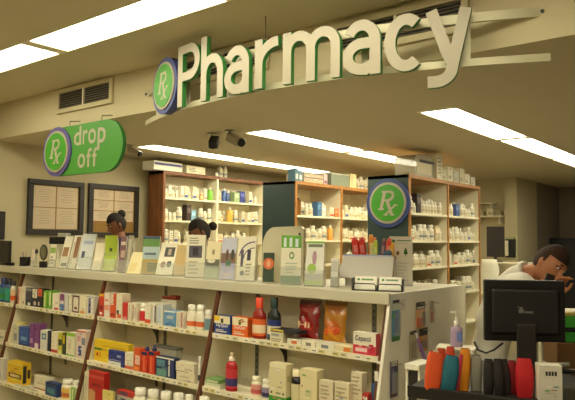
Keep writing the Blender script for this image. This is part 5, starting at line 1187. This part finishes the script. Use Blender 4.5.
def remesh(parts, voxel):
    vs = []; fs = []
    for v, f in parts: o_ = len(vs); vs += [tuple(p) for p in v]; fs += [tuple(o_+i for i in q) for q in f]
    me = bpy.data.meshes.new('tmp'); me.from_pydata(vs, [], fs); o = bpy.data.objects.new('tmp', me); COL.objects.link(o)
    m = o.modifiers.new('r', 'REMESH'); m.mode = 'VOXEL'; m.voxel_size = voxel; m.use_smooth_shade = True
    sm = o.modifiers.new('s', 'SMOOTH'); sm.iterations = 2; sm.factor = .5
    dg = bpy.context.evaluated_depsgraph_get(); dg.update(); r_ = bpy.data.meshes.new_from_object(o.evaluated_get(dg))
    bpy.data.objects.remove(o)
    bm = bmesh.new(); bm.from_mesh(r_); bm.verts.ensure_lookup_table(); seen = set(); best = []
    for v0 in bm.verts:
        if v0.index in seen: continue
        st = [v0]; seen.add(v0.index); isl = []
        while st:
            v = st.pop(); isl.append(v)
            for e in v.link_edges:
                u = e.other_vert(v)
                if u.index not in seen: seen.add(u.index); st.append(u)
        if len(isl) > len(best): best = isl
    keep = set(v.index for v in best); print('islands kept', len(best), 'of', len(bm.verts))
    bmesh.ops.delete(bm, geom=[v for v in bm.verts if v.index not in keep], context='VERTS'); bm.to_mesh(r_); bm.free()
    return r_
def sphere(M, n=20, f=None):
    vs = []; fs = []
    for j in range(n+1):
        for i in range(2*n):
            th = PI*j/n; ph = PI*i/n; p = Vector((math.sin(th)*math.cos(ph), math.sin(th)*math.sin(ph), math.cos(th)))
            if f: p = f(p)
            vs.append(M @ p)
    for j in range(n):
        for i in range(2*n): k = (i+1) % (2*n); fs.append((j*2*n+i, (j+1)*2*n+i, (j+1)*2*n+k, j*2*n+k))
    return vs, fs
def headshape(p):     # local: +Y forward face, Z up, unit-ish ; returns metres
    x, y, z = p
    w, d, h = .075, .095, .118
    if z < -.2: k = 1-.42*((-z-.2)/.8)**1.2; w *= k; 
    yy = y*d
    if y > .3 and z > -.2: yy *= .93
    if z < -.2 and y < 0: yy *= 1-.5*(-z-.2)
    if z < -.3 and y > 0: yy = yy+.012*min(1, (-z-.3)*2)
    return Vector((x*w, yy, z*h))
def head_parts(M):
    P = [sphere(M, 18, headshape)]
    P.append(sphere(M @ Matrix.Translation((0, .097, -.018)) @ Matrix.Diagonal((.014, .020, .018, 1)), 8))            # nose tip
    P.append(sphere(M @ Matrix.Translation((0, .089, .005)) @ Matrix.Rotation(.25, 4, 'X') @ Matrix.Diagonal((.010, .013, .032, 1)), 8))
    P.append(sphere(M @ Matrix.Translation((0, .086, .030)) @ Matrix.Diagonal((.045, .010, .009, 1)), 8))             # brow
    P.append(sphere(M @ Matrix.Translation((0, .088, -.052)) @ Matrix.Diagonal((.024, .010, .009, 1)), 8))            # lips
    P.append(sphere(M @ Matrix.Translation((0, .080, -.088)) @ Matrix.Diagonal((.024, .016, .016, 1)), 8))            # chin
    for s in (-1, 1): P.append(sphere(M @ Matrix.Translation((s*.077, -.004, -.008)) @ Matrix.Rotation(s*.3, 4, 'Z') @ Matrix.Diagonal((.008, .018, .030, 1)), 8))
    return P
def hand(M, curl, side=1):
    """palm in XZ plane pointing +Z, palm normal -Y; five skinned fingers"""
    P = [sphere(M @ Matrix.Translation((0, 0, .045)) @ Matrix.Diagonal((.040, .016, .05, 1)), 10)]
    for k, (x, L_, r) in enumerate(((-.03, .062, .0085), (-.01, .074, .009), (.011, .080, .0092), (.031, .072, .009))):
        z = .08; y = 0; a = .15; pts = [Vector((x*.8, 0, .05)), Vector((x, 0, z))]
        for q in range(3):
            a += curl; z += L_/3*math.cos(a)*1.05; y -= L_/3*math.sin(a)*1.05; pts.append(Vector((x*(1+.08*q), y, z)))
        v, f = eval_skin([M @ p for p in pts], [(i, i+1) for i in range(len(pts)-1)], [r*1.1, r, r*.96, r*.9, r*.75], 0, 1); P.append((v, f))
    pts = [Vector((side*.02, 0, .02)), Vector((side*.045, -.01, .045)), Vector((side*.055, -.025, .07)), Vector((side*.05, -.04, .092))]
    v, f = eval_skin([M @ p for p in pts], [(0, 1), (1, 2), (2, 3)], [.014, .012, .0105, .009], 0, 1); P.append((v, f))
    return P
def frame_of(fwd, up):
    f = fwd.normalized(); r = f.cross(up).normalized(); u = r.cross(f)
    return Matrix(((r.x, f.x, u.x, 0), (r.y, f.y, u.y, 0), (r.z, f.z, u.z, 0), (0, 0, 0, 1)))
def finish(me, mats, name, parent, pick):
    me.name = name
    for m in mats: me.materials.append(m)
    for p in me.polygons: p.material_index = pick(p.center); p.use_smooth = True
    o = bpy.data.objects.new(name, me); COL.objects.link(o); o.parent = parent; return o
def hairmesh(MH, cut, thick, parent, m, bun=None, name='hair', back=True):
    def f(p):
        q = headshape(p); k = 1+thick*(1+.12*math.sin(14*p.x+9*p.z)); return q*k
    v, fc = sphere(Matrix.Identity(4), 22, f)
    keep = []
    for face in fc:
        c = sum((v[i] for i in face), Vector())/4
        if cut(c): keep.append(face)
    parts_v = [MH @ p for p in v]
    b = MB(); b.add(parts_v, keep, m, None, True)
    inner = [MH @ (p*.93) for p in v]; b.add(inner, [f_[::-1] for f_ in keep], m, None, True)
    o = b.build(name, parent)
    if bun:
        c, r = bun; b = MB(); vv, ff = sphere(MH @ Matrix.Translation(c) @ Matrix.Diagonal((r, r*.9, r, 1)), 10); b.add(vv, ff, m, None, True)
        vv, ff = sphere(MH @ Matrix.Translation(Vector(c)*.86) @ Matrix.Diagonal((r*.5, r*.5, r*.5, 1)), 8); b.add(vv, ff, m_black, None, True); b.build('hair_bun', o)
    return o
def figure(label, head_c, look, up, neck, chest, pelvis, lateral, arms, legs, skin, coat_m, trouser_m, hair_m, hair_cut, bun=None, hands=None, coat_grow=.018, phone=None):
    t = empty('person', (pelvis.x, pelvis.y, 0), label, 'person'); O = Vector(t.location)
    HM = Matrix.Translation(head_c-O) @ frame_of(look, up)
    l = lateral.normalized()
    # joints
    V = [pelvis, (pelvis+chest)/2, chest, neck, head_c+(neck-head_c)*.35]; E_ = [(0, 1), (1, 2), (2, 3), (3, 4)]; R_ = [(.15, .12), (.135, .11), (.165, .12), .06, .055]
    VC = [pelvis-Vector((0, 0, .42)), pelvis, (pelvis+chest)/2, chest, neck+(chest-neck)*.2]; EC = [(0, 1), (1, 2), (2, 3), (3, 4)]; RC = [(.18, .15), (.17, .14), (.155, .13), (.18, .135), .085]
    for s, (el, wr) in zip((-1, 1), arms):
        sh = chest+(neck-chest)*.55+l*s*.17
        n = len(V); V += [sh, (sh+el)/2, el, wr]; E_ += [(2, n), (n, n+1), (n+1, n+2), (n+2, n+3)]; R_ += [.06, .048, .04, .028]
        n = len(VC); VC += [sh, (sh+el)/2, el, el+(wr-el)*.85]; EC += [(3, n), (n, n+1), (n+1, n+2), (n+2, n+3)]; RC += [.078, .066, .058, .046]
    for s, (kn, an) in zip((-1, 1), legs):
        hp = pelvis+l*s*.09-Vector((0, 0, .08)); n = len(V); toe = an+Vector((look.x, look.y, 0)).normalized()*.13-Vector((0, 0, .04))
        V += [hp, kn, an, toe]; E_ += [(0, n), (n, n+1), (n+1, n+2), (n+2, n+3)]; R_ += [.09, .06, .04, (.04, .03)]
    v, f = eval_skin([p-O for p in V], E_, R_)
    parts = [(v, f)]+head_parts(HM)
    if hands:
        for Mh, curl, sd in hands: parts += hand(Matrix.Translation(-O) @ Mh, curl, sd)
    me = remesh(parts, .0075)
    Hi = HM.inverted(); zt = pelvis.z
    lip = mat((140, 74, 60), .5); 
    def pick(c):
        q = Hi @ c
        if abs(q.x) < .022 and q.y > .08 and -.060 < q.z < -.046: return 1
        if q.length < .13 and q.y > .07 and .012 < q.z < .022 and .018 < abs(q.x) < .044: return 2
        if q.length > .25 and c.z < zt+.02 and not (c.z > zt-.3 and abs((c+O-pelvis).dot(l)) > .2): return 3
        if c.z < .09: return 2
        return 0
    bo = finish(me, [skin, lip, m_black, trouser_m], 'body', t, pick)
    bw = bo.data; hcl = HM.translation; hem = zt-.34; palms = [(Matrix.Translation(-O) @ Mh) @ Vector((0, 0, .055)) for Mh, _, _ in (hands or [])]
    nk = (neck-O); nd = (hcl-nk).normalized()
    fs = [tuple(p.vertices) for p in bw.polygons if p.center.z > hem and (p.center-hcl).length > .15 and ((p.center-nk).dot(nd) < -.01 or ((p.center-nk)-nd*(p.center-nk).dot(nd)).length > .085) and all((p.center-q).length > .105 for q in palms)]
    used = sorted({i for f_ in fs for i in f_}); mp_ = {i: k for k, i in enumerate(used)}
    def off(i):
        vtx = bw.vertices[i]; return tuple(vtx.co+vtx.normal*(.013+.004*math.sin(30*vtx.co.z+11*vtx.co.x)))
    cb = MB(); cb.add([off(i) for i in used], [tuple(mp_[i] for i in f_) for f_ in fs], coat_m, None, True); coat = cb.build('coat', t)
    e1 = nd.orthogonal().normalized(); e2 = nd.cross(e1); cb = MB()
    cb.tube([nk-nd*.012+(e1*math.cos(q)+e2*math.sin(q))*.072 for q in [2*PI*i/24 for i in range(25)]], .017, coat_m); cb.build('collar', coat)
    hr = hairmesh(HM, hair_cut, .09, t, hair_m, bun)
    # eyes, brows
    for s in (-1, 1):
        b = MB(); vv, ff = sphere(HM @ Matrix.Translation((s*.031, .081, .012)) @ Matrix.Diagonal((.012, .007, .006, 1)), 8); b.add(vv, ff, m_white, None, True)
        vv, ff = sphere(HM @ Matrix.Translation((s*.031, .0865, .011)) @ Matrix.Diagonal((.005, .003, .005, 1)), 6); b.add(vv, ff, m_black, None, True); b.build('eye', t)
        b = MB(); vv, ff = sphere(HM @ Matrix.Translation((s*.032, .089, .036)) @ Matrix.Diagonal((.017, .005, .004, 1)), 6); b.add(vv, ff, hair_m, None, True); b.build('eyebrow', t)
    return t, HM
camR = Vector((CR.x, CR.y, 0)).normalized(); camF = Vector((CF.x, CF.y, 0)).normalized(); UP = Vector((0, 0, 1))
# pharmacist on the phone
hc = atd(550, 264.5, 3.66); neck = atd(529, 274, 3.76); chest = atd(511, 291, 3.88); pel = atd(491, 338, 4.05); pel.z = 1.0
look = (camR*.36-camF*.82-UP*.48); up_ = (UP*.95+camR*.45)
lat = (camF*.95+camR*.25)
handp = atd(555.5, 284, 3.47); elb = atd(549, 326, 3.5); elb2 = atd(556, 330, 4.2); wr2 = atd(568, 332, 4.05)
Mh = Matrix.Translation(handp-Vector((0, 0, .07))+camR*.01) @ frame_of(Vector((camF.x, camF.y, 0))*-1+camR*.3, UP) @ Matrix.Rotation(PI, 4, 'Z') @ Matrix.Rotation(.2, 4, 'Y')
wr = handp-Vector((0, 0, .075))
legs = [(Vector((pel.x, pel.y, .52))-lat.normalized()*.1, Vector((pel.x, pel.y, .08))-lat.normalized()*.1), (Vector((pel.x, pel.y, .52))+lat.normalized()*.1, Vector((pel.x, pel.y, .08))+lat.normalized()*.1)]
Mh2 = Matrix.Translation(wr2) @ frame_of(UP, camR)
man, HMm = figure('person in a white coat leaning forward with a phone held to the face', hc, look, up_, neck, chest, pel, lat, [(elb, wr), (elb2, wr2)], legs,
    mat((196, 130, 92), .55, .06), mat((244, 238, 224), .7, .04, 12, bump=.2), mat((50, 46, 50), .8), mat((58, 36, 24), .9, .3, 80), lambda c: (c.z > .052 and c.y < .1 or (c.z > .0 and c.y < .02) or c.y < -.02 and c.z > -.06),
    hands=[(Mh, .5, 1), (Mh2, .3, -1)])
ph = handp+Vector((0, 0, .005))
b = MB(); b.bbox(-.025, .025, -.008, .008, -.06, .06, m_black, .005, Matrix.Rotation(.35, 4, 'Y')); b.quad((-.02, -.0085, -.045), (.02, -.0085, -.045), (.02, -.0085, .045), (-.02, -.0085, .045), mat((40, 44, 50), .2), Matrix.Rotation(.35, 4, 'Y'))
tag(b.build('mobile_phone', None, ph+camF*.035-camR*.03-UP*.01, math.radians(38)), 'black phone in the hand of the person in the white coat', 'phone')
# two staff with dark hair behind the counter
def staff(label, px, ytop, Y, look, bun, coat_c, rz=0):
    top = hit(px, ytop, Y=Y); hc = top-Vector((0, 0, .118)); lk = look
    neck = hc-Vector((lk.x, lk.y, 0)).normalized()*.05-Vector((0, 0, .15)); chest = neck-Vector((0, 0, .16)); pel = chest-Vector((0, 0, .38))
    pel -= Vector((0, 0, 0)); lat = Vector((lk.x, lk.y, 0)).normalized().cross(UP)
    f2 = Vector((lk.x, lk.y, 0)).normalized()
    arms = [(chest+lat*s*.24-UP*.18+f2*.03, chest+lat*s*.15-UP*.27+f2*.24) for s in (-1, 1)]
    hands = [(Matrix.Translation(a[1]) @ frame_of(UP, f2*.9-UP*.2), .35, -s) for a, s in zip(arms, (-1, 1))]
    legs = [(Vector((pel.x, pel.y, pel.z*.52))+lat*s*.1, Vector((pel.x, pel.y, .08))+lat*s*.1) for s in (-1, 1)]
    return figure(label, hc, lk, UP*1+f2*.3, neck, chest, pel, lat, arms, legs, mat((128, 78, 50), .55, .05), mat(coat_c, .75, .05), mat((40, 38, 46), .8), mat((34, 24, 18), .9, .3, 90), lambda c: (c.z > .055 or c.y < .02 and c.z > -.04 or c.y < -.03 and c.z > -.09), bun=bun, hands=hands)
staff('person with dark hair in a high bun, looking down behind the lime green brochure', 117, 213, 3.98, (-camR*.8-camF*.5-UP*.5), ((0, -.095, .075), .045), (40, 48, 80))
staff('person with dark hair tied back, looking down in front of the brown bookcase', 200, 219, 3.98, (-camR*.85-camF*.35-UP*.5), ((0, -.135, -.01), .042), (170, 160, 150))

# ------------------------------------------------------------------ world, colour management
w = bpy.data.worlds.new('world'); bpy.context.scene.world = w; w.use_nodes = True
w.node_tree.nodes['Background'].inputs[0].default_value = (.9, .75, .5, 1); w.node_tree.nodes['Background'].inputs[1].default_value = .02
sc = bpy.context.scene
sc.view_settings.view_transform = 'Standard'; sc.view_settings.look = 'None'; sc.view_settings.gamma = 1; sc.view_settings.exposure = -.25
print('small medicine containers', cnt[0], [sum(1 for o in COL.objects if o.name.startswith(n)) for n in ('medicine_bottle','medicine_carton')])
